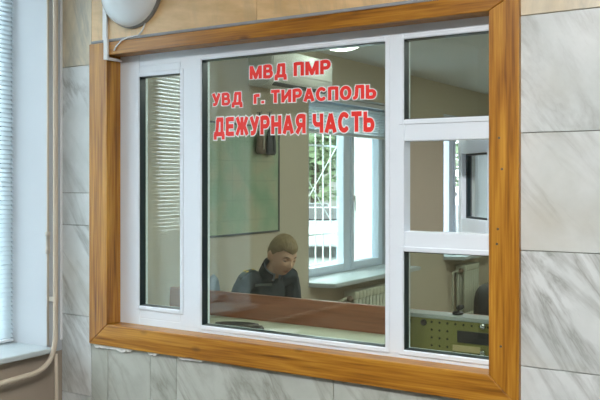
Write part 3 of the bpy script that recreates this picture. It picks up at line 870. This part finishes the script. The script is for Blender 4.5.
# console with punched olive front
KX0, KX1, KY0, KY1, KZ0, KZ1 = -1.455, -.62, .35, .43, .904, 1.075
co = thing('radio_console', 'olive metal console with rows of punched holes behind the lower right pane', 'console', ((KX0 + KX1) / 2, .475, KZ0))
mb = MB(); mb.box(KX0, KX1, KY0, KY1, KZ0 + .008, KZ1 - .008, .003); mb.build('housing', M['console'], co)
mb = MB(); mb.box(KX0 - .004, KX1 + .004, KY0 - .006, KY1 + .004, KZ1 - .008, KZ1 + .008, .003); mb.build('top_plate', M['console_top'], co)
for x in (KX0 + .05, KX1 - .05):
    for y in (KY0 + .02, KY1 - .02):
        mb = MB(); mb.lathe([(0, 0), (.012, 0), (.014, .008), (0, .008)], Matrix.Translation((x, y, KZ0 - .0005)), 12); mb.build('foot', M['black'], co)
RX = Matrix.Rotation(PI / 2, 4, 'X')
def punched(x, z):
    mb = MB(); mb.lathe([(0, .0012), (.0042, .0012), (.0046, 0)], Matrix.Translation((x, KY0, z)) @ RX, 10)
    mb.build('punched_hole', M['hole'], co)
for j in range(5):
    for k in range(16):
        x = -1.302 + k * .0325; z = 1.053 - j * .030
        if (j >= 1 and x > -1.205) or x > KX1 - .03: continue
        punched(x, z)
for x in (-1.21, -1.177, -1.144, -1.111): punched(x, .945)
for x in (-1.402, -1.335):
    mb = MB(); mb.lathe([(.0125, 0), (.0125, .006), (.009, .008), (.009, .001), (0, .001)], Matrix.Translation((x, KY0, 1.049)) @ RX, 20); mb.build('jack_socket', M['black'], co)
mb = MB(); mb.box(-1.196, -.93, KY0 - .006, KY0 + .004, .986, 1.031, .002); mb.build('display', M['black'], co)
mb = MB(); mb.box(-1.215, -1.105, KY0 - .003, KY0 + .004, .952, .975, .001); mb.build('name_plate', M['tan_label'], co)
for x, z in ((-1.092, 1.056), (-1.092, .957)):
    mb = MB(); mb.lathe([(.011, 0), (.012, .003), (.010, .016), (.008, .018), (0, .018)], Matrix.Translation((x, KY0, z)) @ RX, 20); mb.build('knob', M['chrome'], co)
mc = thing('microphone', 'small black microphone standing on top of the olive console', 'microphone', (-1.215, .40, KZ1 + .008))
mb = MB(); mb.lathe([(0, .0005), (.020, .0005), (.022, .006), (.016, .011), (0, .013)], Matrix.Translation((-1.215, .40, KZ1 + .008)), 20); mb.build('base', M['black'], mc)
mb = MB(); mb.tube([(-1.215, .40, KZ1 + .018), (-1.212, .40, KZ1 + .024), (-1.207, .398, KZ1 + .030)], .004, 8); mb.build('stem', M['black'], mc)
mb = MB(); mb.tube([(-1.215, .398, KZ1 + .030), (-1.203, .395, KZ1 + .037), (-1.19, .392, KZ1 + .042)], [.008, .011, .007], 12); mb.build('head', M['black'], mc)

# ================================================================== chairs
def office_chair(x, y, yaw, mat, label, top=1.02):
    """swivel chair facing local +x"""
    R = Matrix.Translation((x, y, 0)) @ Matrix.Rotation(yaw, 4, 'Z')
    o = thing('office_chair', label, 'chair', (x, y, 0))
    mb = MB()
    for k in range(5):
        a = 2 * PI * k / 5 + .3
        mb.tube([R @ Vector((.03 * math.cos(a), .03 * math.sin(a), .10)), R @ Vector((.28 * math.cos(a), .28 * math.sin(a), .065))], [.022, .014], 8)
    mb.lathe([(0, .07), (.04, .07), (.04, .13), (.03, .14), (0, .14)], R, 16)
    mb.build('star_base', M['black'], o)
    for k in range(5):
        a = 2 * PI * k / 5 + .3
        c = R @ Vector((.275 * math.cos(a), .275 * math.sin(a), .0275))
        mb = MB(); mb.lathe([(0, -.014), (.02, -.014), (.0275, -.008), (.0275, .008), (.02, .014), (0, .014)], Matrix.Translation(c) @ Matrix.Rotation(a + PI / 2, 4, 'Z') @ RX, 16)
        mb.build('castor', M['tyre'], o)
    mb = MB(); mb.lathe([(0, .13), (.025, .13), (.025, .365), (0, .365)], R, 16); mb.build('gas_column', M['steel'], o)
    mb = MB(); mb.obox(R @ Matrix.Translation((.03, 0, .395)), .46, .47, .07, .034, 4); mb.build('seat', mat, o)
    mb = MB(); mb.tube([R @ Vector(p) for p in ((-.05, 0, .36), (-.22, 0, .36), (-.265, 0, .42), (-.285, 0, .62), (-.285, 0, .7))], .016, 10); mb.build('back_bar', M['black'], o)
    mb = MB()
    def f(u, v):
        a = u * 2 * PI
        ca, sa = math.copysign(abs(math.cos(a)) ** .5, math.cos(a)), math.copysign(abs(math.sin(a)) ** .5, math.sin(a))
        r = v
        yy = .18 * ca * r; zz = (.66 + (top - .66) / 2) + (top - .62) / 2 * sa * r
        d = .03 * math.sqrt(max(0, 1 - r ** 6))
        return yy, zz, d
    for s in (-1, 1):
        mb.grid(lambda u, v: R @ Vector((-.27 - .06 * (f(u, v)[1] - .6) + s * f(u, v)[2] + .25 * f(u, v)[0] ** 2, f(u, v)[0], f(u, v)[1])), 41, 9)
    bmesh.ops.remove_doubles(mb.bm, verts=mb.bm.verts[:], dist=.0004)
    mb.build('backrest', mat, o)
    return o
FWD = Vector((.924, -.38, 0)).normalized(); LFT = Vector((.38, .924, 0)).normalized()
HIP = Vector((-3.115, 1.685, 0))
fy = math.atan2(FWD.y, FWD.x)
office_chair(-3.04, 1.62, math.radians(32), M['chair_blue'], 'blue-grey swivel chair under the seated officer', .985)
office_chair(-1.69, 2.19, math.radians(120), M['chair_dark'], 'charcoal swivel chair seen through the lower right pane', 1.01)

# ================================================================== the officer
def P(f, l, z): return HIP + FWD * f + LFT * l + Vector((0, 0, z))

def skin_mesh(chains, sub=1):
    """chains: list of (list of (point, radius), link index or None); returns an evaluated skin mesh"""
    me = bpy.data.meshes.new('skin_tmp'); vs, es, rs = [], [], []
    for ch in chains:
        pts, at = ch
        prev = at
        for p, r in pts:
            vs.append(tuple(p)); rs.append(r)
            if prev is not None: es.append((prev, len(vs) - 1))
            prev = len(vs) - 1
    me.from_pydata(vs, es, [])
    o = bpy.data.objects.new('skin_tmp', me); COL.objects.link(o)
    o.modifiers.new('s', 'SKIN').use_smooth_shade = True
    sv = me.skin_vertices[0].data
    for i, r in enumerate(rs):
        sv[i].radius = (r, r) if not isinstance(r, tuple) else r
        sv[i].use_root = (i == 0)
    if sub:
        m = o.modifiers.new('d', 'SUBSURF'); m.levels = m.render_levels = sub
    dg = bpy.context.evaluated_depsgraph_get(); dg.update()
    out = bpy.data.meshes.new_from_object(o.evaluated_get(dg))
    bpy.data.objects.remove(o)
    return out

def join_meshes(ms):
    bm = bmesh.new()
    for m in ms: bm.from_mesh(m)
    out = bpy.data.meshes.new('joined'); bm.to_mesh(out); bm.free()
    return out

def remesh(me, vox, smooth=4, f=.5):
    o = bpy.data.objects.new('rm', me); COL.objects.link(o)
    m = o.modifiers.new('r', 'REMESH'); m.mode = 'VOXEL'; m.voxel_size = vox; m.use_smooth_shade = True
    if smooth:
        s = o.modifiers.new('k', 'SMOOTH'); s.iterations = smooth; s.factor = f
    dg = bpy.context.evaluated_depsgraph_get(); dg.update()
    out = bpy.data.meshes.new_from_object(o.evaluated_get(dg))
    bpy.data.objects.remove(o)
    return out

HEADC = P(.305, .018, 1.178)
hyaw = math.atan2(-.212, .977) - .18
HR = Matrix.Translation(HEADC) @ Matrix.Rotation(hyaw, 4, 'Z') @ Matrix.Rotation(math.radians(20), 4, 'Y') @ Matrix.Rotation(math.radians(-4), 4, 'X') @ Matrix.Scale(1.06, 4)

def gs(a, s): return math.exp(-(a / s) ** 2)
def head_pt(th, ph):
    """head surface, local x forward, y left, z up; th azimuth, ph from -90 to 90"""
    cz, sz = math.cos(ph), math.sin(ph)
    ux, uy, uz = cz * math.cos(th), cz * math.sin(th), sz
    x, y, z = .097 * ux, .076 * uy, .117 * uz
    lo = max(0, -uz)
    y *= 1 - .30 * lo ** 1.5
    if ux < 0: x *= 1 - .45 * lo ** 1.2
    if ux > 0:
        x *= 1 + .10 * lo - .06 * max(0, uz) ** 2
        yy, zz = y, z
        x += .024 * gs(yy, .011) * gs(zz + .030, .017) + .010 * gs(yy, .008) * gs(zz + .008, .024)      # nose
        x += .005 * gs(zz - .022, .012) * gs(abs(yy) - .024, .024)                                       # brow ridge
        x -= .010 * gs(abs(yy) - .031, .014) * gs(zz - .004, .012)                                       # eye sockets
        x += .004 * gs(abs(yy) - .042, .018) * gs(zz + .028, .018)                                       # cheekbones
        x += .006 * gs(yy, .022) * gs(zz + .061, .006) + .006 * gs(yy, .018) * gs(zz + .072, .006)       # lips
        x -= .005 * gs(yy, .022) * gs(zz + .0665, .003)
        x += .009 * gs(yy, .022) * gs(zz + .098, .014)                                                   # chin
    return Vector((x, y, z))
hb = MB()
hb.grid(lambda u, v: HR @ head_pt(u * 2 * PI, (v - .5) * PI), 97, 65)
bmesh.ops.remove_doubles(hb.bm, verts=hb.bm.verts[:], dist=.0002)
# ears
for s in (-1, 1):
    EM = HR @ Matrix.Translation((-.008, s * .080, -.006)) @ Matrix.Rotation(-s * .45, 4, 'Z') @ Matrix.Rotation(-.2, 4, 'Y')
    n0 = MB()
    n0.grid(lambda u, v: EM @ Vector((.020 * math.cos(v * PI - PI / 2) * math.cos(u * 2 * PI), (.012 + .003 * math.cos(u * 2 * PI) ** 2) * math.cos(v * PI - PI / 2) * math.sin(u * 2 * PI), .033 * math.sin(v * PI - PI / 2) * (1 if v > .5 else .9))), 17, 11)
    bmesh.ops.remove_doubles(n0.bm, verts=n0.bm.verts[:], dist=.0002)
    tmp = bpy.data.meshes.new('e'); n0.bm.to_mesh(tmp); n0.bm.free(); hb.bm.from_mesh(tmp)
bmesh.ops.recalc_face_normals(hb.bm, faces=hb.bm.faces[:])
head_me = bpy.data.meshes.new('headmesh'); hb.bm.to_mesh(head_me); hb.bm.free()

# joints
pel, bel, chs, ucs = P(0, 0, .56), P(.045, 0, .70), P(.10, 0, .86), P(.165, 0, .985)
nk0, nk1 = P(.20, 0, 1.055), P(.25, .008, 1.115)
sh = {s: P(.165, s * .178, 1.040 + .012 * s) for s in (-1, 1)}
el = {-1: P(.15, -.262, .79), 1: P(.12, .235, .79)}
wr = {-1: P(.345, -.195, .798), 1: P(.465, .085, .80)}
hand_dir = {-1: (wr[-1] - el[-1]).normalized(), 1: (wr[1] - el[1]).normalized()}
hp_ = {s: P(.06, s * .10, .545) for s in (-1, 1)}
kn = {s: P(.47, s * .13, .53) for s in (-1, 1)}
an = {s: P(.42, s * .13, .10) for s in (-1, 1)}

def hand(s):
    """palm and five bent fingers, resting on the desk top"""
    w = wr[s]; d = hand_dir[s].copy(); d.z = 0; d.normalize()
    side = Vector((-d.y, d.x, 0)) * (1 if s < 0 else -1)      # towards the thumb
    up = Vector((0, 0, 1))
    chains = [([(w, .024), (w + d * .04, (.036, .017)), (w + d * .085 - up * .002, (.040, .014))], None)]
    parts = [skin_mesh(chains, 1)]
    for k, (off, ln) in enumerate(((.030, .070), (.011, .078), (-.009, .072), (-.028, .056))):
        b = w + d * .075 + side * off
        q1 = b + d * (ln * .45) + up * .006; q2 = q1 + d * (ln * .33) - up * .010; q3 = q2 + d * (ln * .25) - up * .012
        parts.append(skin_mesh([([(b, .0095), (q1, .009), (q2, .008), (q3, .0068)], None)], 1))
    b = w + d * .03 + side * .024
    q1 = b + d * .028 + side * .022 - up * .004; q2 = q1 + d * .026 + side * .006 - up * .006
    parts.append(skin_mesh([([(b, .013), (q1, .0105), (q2, .008)], None)], 1))
    return parts

off = Vector((0, 0, 0))
body_chains = [
    ([(pel, (.140, .110)), (bel, (.128, .100)), (chs, (.132, .105)), (ucs, (.105, .085)), (nk0, .056), (nk1, .051), (P(.285, .014, 1.16), .05)], None),
]
def limb(pts): return skin_mesh([(pts, None)], 1)
parts = [skin_mesh(body_chains, 1)]
for s in (-1, 1):
    parts.append(limb([(P(.15, s * .08, .985), .052), (sh[s], .046), (sh[s].lerp(el[s], .5), .044), (el[s], .038), (el[s].lerp(wr[s], .4), .040), (wr[s], .026)]))
    parts += hand(s)
    parts.append(limb([(hp_[s], .092), (hp_[s].lerp(kn[s], .5), .078), (kn[s], .058), (kn[s].lerp(an[s], .35), .056), (an[s], .038)]))
    parts.append(limb([(an[s] - Vector((0, 0, .035)) - FWD * .03, .036), (an[s] + FWD * .09 - Vector((0, 0, .06)), (.042, .030)), (an[s] + FWD * .18 - Vector((0, 0, .072)), (.038, .022))]))
parts.append(head_me)
body_me = remesh(join_meshes(parts), .0042, 3)
of = thing('person', 'man in dark uniform seated behind the desk, head bowed to his right-hand work', 'person', (HIP.x, HIP.y, 0))
of['label'] = 'seated man in dark uniform with fair hair, head bowed over the desk'
for m in (M['skin'], M['lips']): body_me.materials.append(m)
HI = HR.inverted()
for p in body_me.polygons:
    c = HI @ p.center
    p.use_smooth = True
    if c.x > .07 and ((c.y / .024) ** 2 + ((c.z + .0665) / .0105) ** 2) < 1: p.material_index = 1
body = link('body', body_me, of)

# eyes and brows
for s in (-1, 1):
    c = Vector((.078, s * .031, .003))
    mb = MB(); mb.lathe([(0, -.0115)] + [(.0115 * math.cos(a), .0115 * math.sin(a)) for a in [-PI / 2 + PI * k / 12 for k in range(1, 12)]] + [(0, .0115)], HR @ Matrix.Translation(c), 20)
    e = mb.build('eye', M['eye'], of)
    mb = MB(); mb.lathe([(0, .0122), (.003, .0119), (.0055, .0108)], HR @ Matrix.Translation(c) @ Matrix.Rotation(.35, 4, 'Y') @ Matrix.Rotation(PI / 2, 4, 'Y'), 16); mb.build('iris', M['iris'], e)
    mb = MB()   # upper lid, half closed as he looks down
    mb.grid(lambda u, v: HR @ (c + Vector((.0128 * math.cos((v * .95 - .12) * PI / 2) * math.cos((u - .5) * 2.6), .0132 * math.cos((v * .95 - .12) * PI / 2) * math.sin((u - .5) * 2.6), .0128 * math.sin((v * .95 - .12) * PI / 2)))), 14, 8)
    bmesh.ops.solidify(mb.bm, geom=mb.bm.faces[:], thickness=.001)
    mb.build('eyelid', M['skin'], of)
    mb = MB()
    def br(u):
        y = s * (.012 + .034 * u); z = .021 + .006 * math.sin(u * PI * .8)
        return y, z
    pts = []
    for k in range(9):
        y, z = br(k / 8); th = math.asin(max(-1, min(1, y / .075)))
        # march outwards to the head surface at this y, z
        best = min((abs(q.y - y) + abs(q.z - z), q) for q in (head_pt(t * .02, ph * .02) for t in range(-60, 61) for ph in range(-4, 30)) if True)[1] if False else None
        x = .093 * math.sqrt(max(0.05, 1 - (y / .078) ** 2 - (z / .119) ** 2)) + .0055
        pts.append(HR @ Vector((x, y, z)))
    mb.tube(pts, [.0018, .003, .0034, .0035, .0034, .0032, .0028, .002, .0012], 8); mb.build('eyebrow', M['brow'], of)

# hair: shell over the cranium, tapering at the hairline, short fringe brushed forward
def hairline(th):
    a = abs((th + PI) % (2 * PI) - PI)            # 0 front .. pi back
    if a < .75: return .054 - .006 * math.cos(a * 4 + .6)
    if a < 1.25: return .058 - (a - .75) / .5 * .026
    if a < 1.65: return .032 - (a - 1.25) / .4 * .039
    return -.007 - (a - 1.65) / 1.5 * .062
def hair_pt(u, v, out):
    th = u * 2 * PI
    zl = hairline(th); lo = math.asin(max(-.95, min(.95, zl / .117)))
    ph = lo + (PI / 2 - lo) * v
    p = head_pt(th, ph)
    n = Vector((p.x / .097 ** 2, p.y / .076 ** 2, p.z / .117 ** 2)).normalized()
    k = min(1, v * 5)
    t = (.003 + .007 * k ** .6 + .006 * max(0, n.z) + .003 * noise.noise(Vector((th * 4, ph * 6, 3))) + .001 * math.sin(th * 46 + 3 * ph)) if out else -.004
    q = p + n * t
    if out and math.cos(th) > .75 and v < .3: q += Vector((.003, 0, -.004 - .004 * noise.noise(Vector((th * 14, 1, 0)))))
    return HR @ q
mb = MB()
mb.grid(lambda u, v: hair_pt(u, v, True), 121, 28); mb.grid(lambda u, v: hair_pt(u, v, False), 121, 28)
bmesh.ops.remove_doubles(mb.bm, verts=mb.bm.verts[:], dist=.0003)
bd = [e for e in mb.bm.edges if e.is_boundary]
bmesh.ops.bridge_loops(mb.bm, edges=bd)
hr = mb.build('hair', M['hair'], of); hr['label'] = 'short fair hair'

# jacket
jc = [skin_mesh([([(P(-.005, 0, .54), (.162, .130)), (P(.04, 0, .70), (.150, .120)), (P(.095, 0, .86), (.175, .132)), (P(.15, 0, .985), (.150, .110)), (P(.18, 0, 1.035), (.092, .078)), (P(.205, 0, 1.075), .068)], None)], 1)]
for s in (-1, 1):
    jc.append(limb([(P(.155, s * .07, 1.008), .078), (P(.165, s * .13, 1.022), .071), (sh[s] - Vector((0, 0, .012)), .069), (sh[s].lerp(el[s], .5), .065), (el[s], .058), (el[s].lerp(wr[s], .45), .050), (el[s].lerp(wr[s], .88), .042)]))
jm = remesh(join_meshes(jc), .008, 5)
bm = bmesh.new(); bm.from_mesh(jm)
for v in bm.verts:      # soft cloth folds
    v.co += v.normal * (.0035 * noise.noise(v.co * 16) + .002 * noise.noise(v.co * 40))
for f in bm.faces: f.smooth = True
bm.to_mesh(jm); bm.free()
jm.materials.append(M['uniform'])
jk = link('uniform_jacket', jm, of); jk['label'] = 'dark navy uniform jacket'
# collar, shirt and tie
NR = Matrix.Translation(P(.213, 0, 1.075)) @ Matrix.Rotation(fy, 4, 'Z') @ Matrix.Rotation(math.radians(30), 4, 'Y')
mb = MB()
def colr(u, v):
    a = .45 + u * (2 * PI - .9)
    r = .071 + .012 * (1 - v) + .003 * math.cos(2 * a)
    return NR @ Vector((r * math.cos(a), r * math.sin(a), -.03 + .062 * v - .02 * math.cos(a) * v))
mb.grid(colr, 41, 6); bmesh.ops.solidify(mb.bm, geom=mb.bm.faces[:], thickness=.006)
mb.build('collar', M['collar'], of)
mb = MB()
def shirt(u, v):
    a = .2 + u * (2 * PI - .4)
    r = .062 + .008 * (1 - v)
    return NR @ Vector((r * math.cos(a), r * math.sin(a), -.03 + .068 * v - .02 * math.cos(a) * v))
mb.grid(shirt, 41, 6); bmesh.ops.solidify(mb.bm, geom=mb.bm.faces[:], thickness=.003)
mb.build('shirt_collar', M['shirt'], of)
mb = MB(); mb.obox(NR @ Matrix.Translation((.072, 0, -.03)), .014, .03, .035, .006); mb.obox(NR @ Matrix.Translation((.060, 0, -.09)), .008, .040, .10, .003); mb.build('tie', M['collar'], of)
# shoulder boards with stars
def star_mb(m, r):
    mb = MB(); pts = []
    for k in range(10):
        a = PI / 2 + k * PI / 5; q = r if k % 2 == 0 else r * .42
        pts.append((q * math.cos(a), q * math.sin(a)))
    top = mb.bm.verts.new(m @ Vector((0, 0, r * .35)))
    vs = [mb.bm.verts.new(m @ Vector((x, y, 0))) for x, y in pts]
    for k in range(10): mb.bm.faces.new([vs[k], vs[(k + 1) % 10], top])
    mb.bm.faces.new(vs[::-1])
    return mb
from mathutils.bvhtree import BVHTree
bmj = bmesh.new(); bmj.from_mesh(jk.data); bmj.transform(Matrix.Translation(world_loc(of))); BV = BVHTree.FromBMesh(bmj)
for s in (-1, 1):
    a0, a1 = P(.175, s * .085, 1.3), P(.165, s * .218, 1.3)
    rows = []
    for k in range(9):
        t = k / 8; c = a0.lerp(a1, t); hw = .026 if k < 8 else .022
        r_ = []
        for q in (-1, -.5, 0, .5, 1):
            h = BV.ray_cast(c + FWD * hw * q, Vector((0, 0, -1)))
            r_.append(h[0] + Vector((0, 0, .004)) if h[0] and h[0].z > .9 else (rows[-1][len(r_)] - Vector((0, 0, .012)) if rows else c - Vector((0, 0, .2))))
        rows.append(r_)
    for i in range(9):
        lo = max(rows[i], key=lambda v: v.z).z
    mb = MB(); mb.grid(lambda u, v: rows[round(u * 8)][round(v * 4)], 9, 5); bmesh.ops.recalc_face_normals(mb.bm, faces=mb.bm.faces[:]); bmesh.ops.solidify(mb.bm, geom=mb.bm.faces[:], thickness=-.004)
    sbd = mb.build('shoulder_board', M['board'], of)
    for i, q in ((2, 0), (5, -.55), (5, .55)):
        c = rows[i][2].lerp(rows[i][4 if q > 0 else 0], abs(q)) + Vector((0, 0, .005))
        nrm = (rows[i + 1][2] - rows[i - 1][2]).cross(rows[i][4] - rows[i][0]).normalized()
        if nrm.z < 0: nrm = -nrm
        star_mb(Matrix.Translation(c) @ nrm.to_track_quat('Z', 'Y').to_matrix().to_4x4(), .0145).build('star', M['gold'], sbd)
# chest strip and sleeve patch laid on the cloth
def laid(name, mat, origin, udir, vdir, ray, nu, nv, w_, h_):
    mb = MB()
    def f(u, v):
        o_ = origin + udir * (u - .5) * w_ + vdir * (v - .5) * h_
        h = BV.ray_cast(o_, ray)
        return (h[0] if h[0] else o_ + ray * .1) - ray * .002
    mb.grid(f, nu, nv); bmesh.ops.solidify(mb.bm, geom=mb.bm.faces[:], thickness=.0015)
    return mb.build(name, mat, of)
laid('chest_strip', M['patch'], P(.6, -.075, .99), LFT, Vector((0, 0, 1)), -FWD, 9, 3, .115, .016)
laid('sleeve_patch', M['patch_yellow'], P(.15, -.7, .915), FWD, Vector((0, 0, 1)), LFT, 7, 7, .06, .07)
# trousers and shoes
tr = [skin_mesh([([(P(-.02, 0, .55), (.165, .13)), (P(.05, 0, .58), (.15, .10))], None)], 1)]
for s in (-1, 1):
    tr.append(limb([(hp_[s], .102), (hp_[s].lerp(kn[s], .5), .089), (kn[s], .070), (kn[s].lerp(an[s], .4), .066), (an[s] + Vector((0, 0, .02)), .058)]))
tm = remesh(join_meshes(tr), .012, 4); tm.materials.append(M['uniform'])
for p in tm.polygons: p.use_smooth = True
link('trousers', tm, of)
for s in (-1, 1):
    sm_ = remesh(limb([(an[s] - Vector((0, 0, .030)) - FWD * .035, .046), (an[s] + FWD * .08 - Vector((0, 0, .055)), (.050, .042)), (an[s] + FWD * .19 - Vector((0, 0, .065)), (.046, .034))]), .008, 3)
    for v in sm_.vertices: v.co.z = max(v.co.z, .002)
    sm_.materials.append(M['black'])
    for p in sm_.polygons: p.use_smooth = True
    link('shoe', sm_, of)
bmj.free()
of.scale = (.97, .97, .97)

# ================================================================== outside
struct(MB().box(-60, OXL - T - .01, -25, 70, -.72, -.62).build('ground_outside', M['asphalt']), 'grey street ground outside the office windows', 'ground')
def car(x, y, yaw, mat, label):
    """saloon car facing local +x"""
    R = Matrix.Translation((x, y, -.62)) @ Matrix.Rotation(yaw, 4, 'Z')
    o = thing('car', label, 'car', (x, y, -.62))
    side = [(-2.1, .35), (-2.15, .75), (-2.05, .92), (-1.45, .98), (-.95, 1.38), (.35, 1.42), (1.0, 1.0), (1.9, .88), (2.15, .68), (2.15, .35)]
    def hw(z): return .84 if z < .95 else .84 - (z - .95) * .45
    mb = MB()
    L_ = [mb.bm.verts.new(R @ Vector((a, hw(z), z))) for a, z in side]; R_ = [mb.bm.verts.new(R @ Vector((a, -hw(z), z))) for a, z in side]
    n = len(side)
    mb.bm.faces.new(L_); mb.bm.faces.new(R_[::-1])
    for k in range(n): mb.bm.faces.new([L_[k], R_[k], R_[(k + 1) % n], L_[(k + 1) % n]])
    bmesh.ops.recalc_face_normals(mb.bm, faces=mb.bm.faces[:]); bmesh.ops.bevel(mb.bm, geom=mb.bm.edges[:], offset=.05, segments=2, affect='EDGES')
    mb.build('car_body', mat, o)
    for a, b, c_, d_ in (((.42, 1.40), (1.0, 1.03), 0, 0), ((-1.0, 1.36), (-1.42, 1.0), 0, 0)):
        mb = MB(); nx = 1 if a[0] > 0 else -1
        q = [Vector((a[0] + .03 * nx, .56, a[1] - .03)), Vector((a[0] + .03 * nx, -.56, a[1] - .03)), Vector((b[0] - .02 * nx, -.7, b[1] + .02)), Vector((b[0] - .02 * nx, .7, b[1] + .02))]
        mb.prism([R @ v for v in q], R.to_3x3() @ Vector((.025 * nx, 0, .03))); mb.build('windscreen' if nx > 0 else 'rear_window', M['black'], o)
    for s in (-1, 1):
        mb = MB(); mb.prism([R @ Vector((a, s * (hw(z) + .002), z)) for a, z in ((-1.3, 1.02), (-.92, 1.32), (.3, 1.35), (.82, 1.02))], R.to_3x3() @ Vector((0, s * .012, 0))); mb.build('side_window', M['black'], o)
        for wx in (-1.3, 1.32):
            mb = MB(); mb.lathe([(0, -.09), (.24, -.09), (.31, -.07), (.315, .07), (.24, .09), (0, .09)], R @ Matrix.Translation((wx, s * .78, .3145)) @ RX, 24); wv = mb.build('wheel', M['tyre'], o)
            mb = MB(); mb.lathe([(0, 0), (.17, 0), (.19, .01), (.17, .02), (0, .03)], R @ Matrix.Translation((wx, s * .87, .3145)) @ Matrix.Rotation(-s * PI / 2, 4, 'X'), 20); mb.build('hubcap', M['chrome'], wv)
    return o
car(-13.4, 19.4, math.radians(-60), M['car_white'], 'pale silver car parked outside the barred office window')
car(-16.1, 23.2, math.radians(-58), M['car_grey'], 'dark grey car parked behind the pale silver car')

def tree(x, y, h, r, label):
    o = thing('street_tree', label, 'tree', (x, y, -.62), 'leafy trees outside the office windows')
    mb = MB(); mb.tube([(x, y, -.62), (x + .1, y, h * .35), (x - .05, y + .1, h * .75)], [.22, .16, .08], 10)
    for k in range(4):
        a = k * 1.7; mb.tube([(x + .05, y, h * .4), (x + r * .5 * math.cos(a), y + r * .5 * math.sin(a), h * .7)], [.09, .03], 8)
    mb.build('trunk', M['bark'], o)
    rnd = random.Random(int(x * 31 + y * 7)); mb = MB()
    for k in range(2600):
        d = Vector((rnd.gauss(0, 1), rnd.gauss(0, 1), rnd.gauss(0, 1))).normalized() * (rnd.random() ** .4)
        lump = .75 + .45 * noise.noise(d * 2.3 + Vector((x, y, 0)))
        c = Vector((x, y, h * .5 - .2)) + Vector((d.x * r * lump, d.y * r * lump, d.z * h * .47 * lump))
        m = Matrix.Translation(c) @ Matrix.Rotation(rnd.random() * 6.28, 4, 'Z') @ Matrix.Rotation(rnd.random() * 3, 4, 'X')
        s = .16 + .2 * rnd.random()
        vs = [mb.bm.verts.new(m @ Vector(p)) for p in ((-s, 0, 0), (0, -s * .5, .02), (s, 0, 0), (0, s * .5, .02))]
        mb.bm.faces.new(vs)
    mb.build('foliage', M['leaf'], o, fix=False)
for i, (x, y, h, r) in enumerate(((-20.2, 30.0, 8.5, 2.8), (-16.0, 32.5, 7.0, 2.4), (-23.5, 26.5, 9.0, 2.8), (-20.5, 36.5, 8.5, 2.6), (-11.0, 38.0, 8.0, 2.6), (-7.5, 24.0, 7.5, 2.4))):
    tree(x, y, h, r, 'leafy tree standing outside beyond the parked cars')
bm_ = struct(MB().box(-40, -28, 34, 60, -.62, 7, .05).build('wall_outside', M['far_paint']), 'pale building wall far behind the street trees', 'wall')

# ================================================================== light
wd = bpy.data.worlds.new('sky'); S.world = wd; wd.use_nodes = True
bg = wd.node_tree.nodes['Background']; bg.inputs['Color'].default_value = (.80, .92, 1.0, 1); bg.inputs['Strength'].default_value = 2.7

def fill_panel(x, y, z, mat, label, group, alongx=True):  # added out-of-view fill panel shaped like a flat ceiling fixture
    a, b = (.62, .15) if alongx else (.15, .62)
    o = thing('added_fill_light', label, 'lamp', (x, y, z), group)
    mb = MB(); mb.box(x - a, x + a, y - b, y + b, z - .05, z - .001, .006); mb.build('housing', M['white'], o)
    mb = MB(); mb.box(x - a + .03, x + a - .03, y - b + .025, y + b - .025, z - .065, z - .048, .004); mb.build('diffuser', M[mat], o)
fill_panel(-.55, -2.15, 2.95, 'flash_fill', 'added flat light on the lobby ceiling standing in for bounced flash', 'added fill lights on the lobby ceiling')  # unseen; added to imitate camera flash bounced off the ceiling
fill_panel(-.5, -4.2, 2.95, 'rear_fill', 'added flat fill light on the lobby ceiling behind the viewer', 'added fill lights on the lobby ceiling')  # unseen; added as weak frontal fill from farther back
fill_panel(-1.0, 1.6, OCZ, 'office_fill', 'added unseen fill light on the office ceiling above the counter', 'added fill lights on the office ceiling', False)  # added out of view to lift the dark office
fill_panel(-.8, 4.6, OCZ, 'office_fill', 'added unseen fill light on the office ceiling deep in the room', 'added fill lights on the office ceiling', False)  # second added panel, brightens the deep end of the office

# ================================================================== camera
cam = bpy.data.cameras.new('camera'); co_ = bpy.data.objects.new('camera', cam); COL.objects.link(co_)
cam.sensor_width = 36.0; cam.lens = 825 / 600 * 36.0
cam.shift_y = -19 / 600
co_.location = (0, -2.62, 1.6)
co_.rotation_euler = (PI / 2, 0, math.radians(32.74))
cam.clip_start = .05; cam.clip_end = 300
S.camera = co_

S.view_settings.view_transform = 'Standard'; S.view_settings.look = 'None'
S.view_settings.gamma = 1.0; S.view_settings.use_curve_mapping = False
S.view_settings.exposure = 1.65
S.cycles.use_denoising = True
S.cycles.max_bounces = 12; S.cycles.transparent_max_bounces = 24
S.cycles.sample_clamp_indirect = 6.0
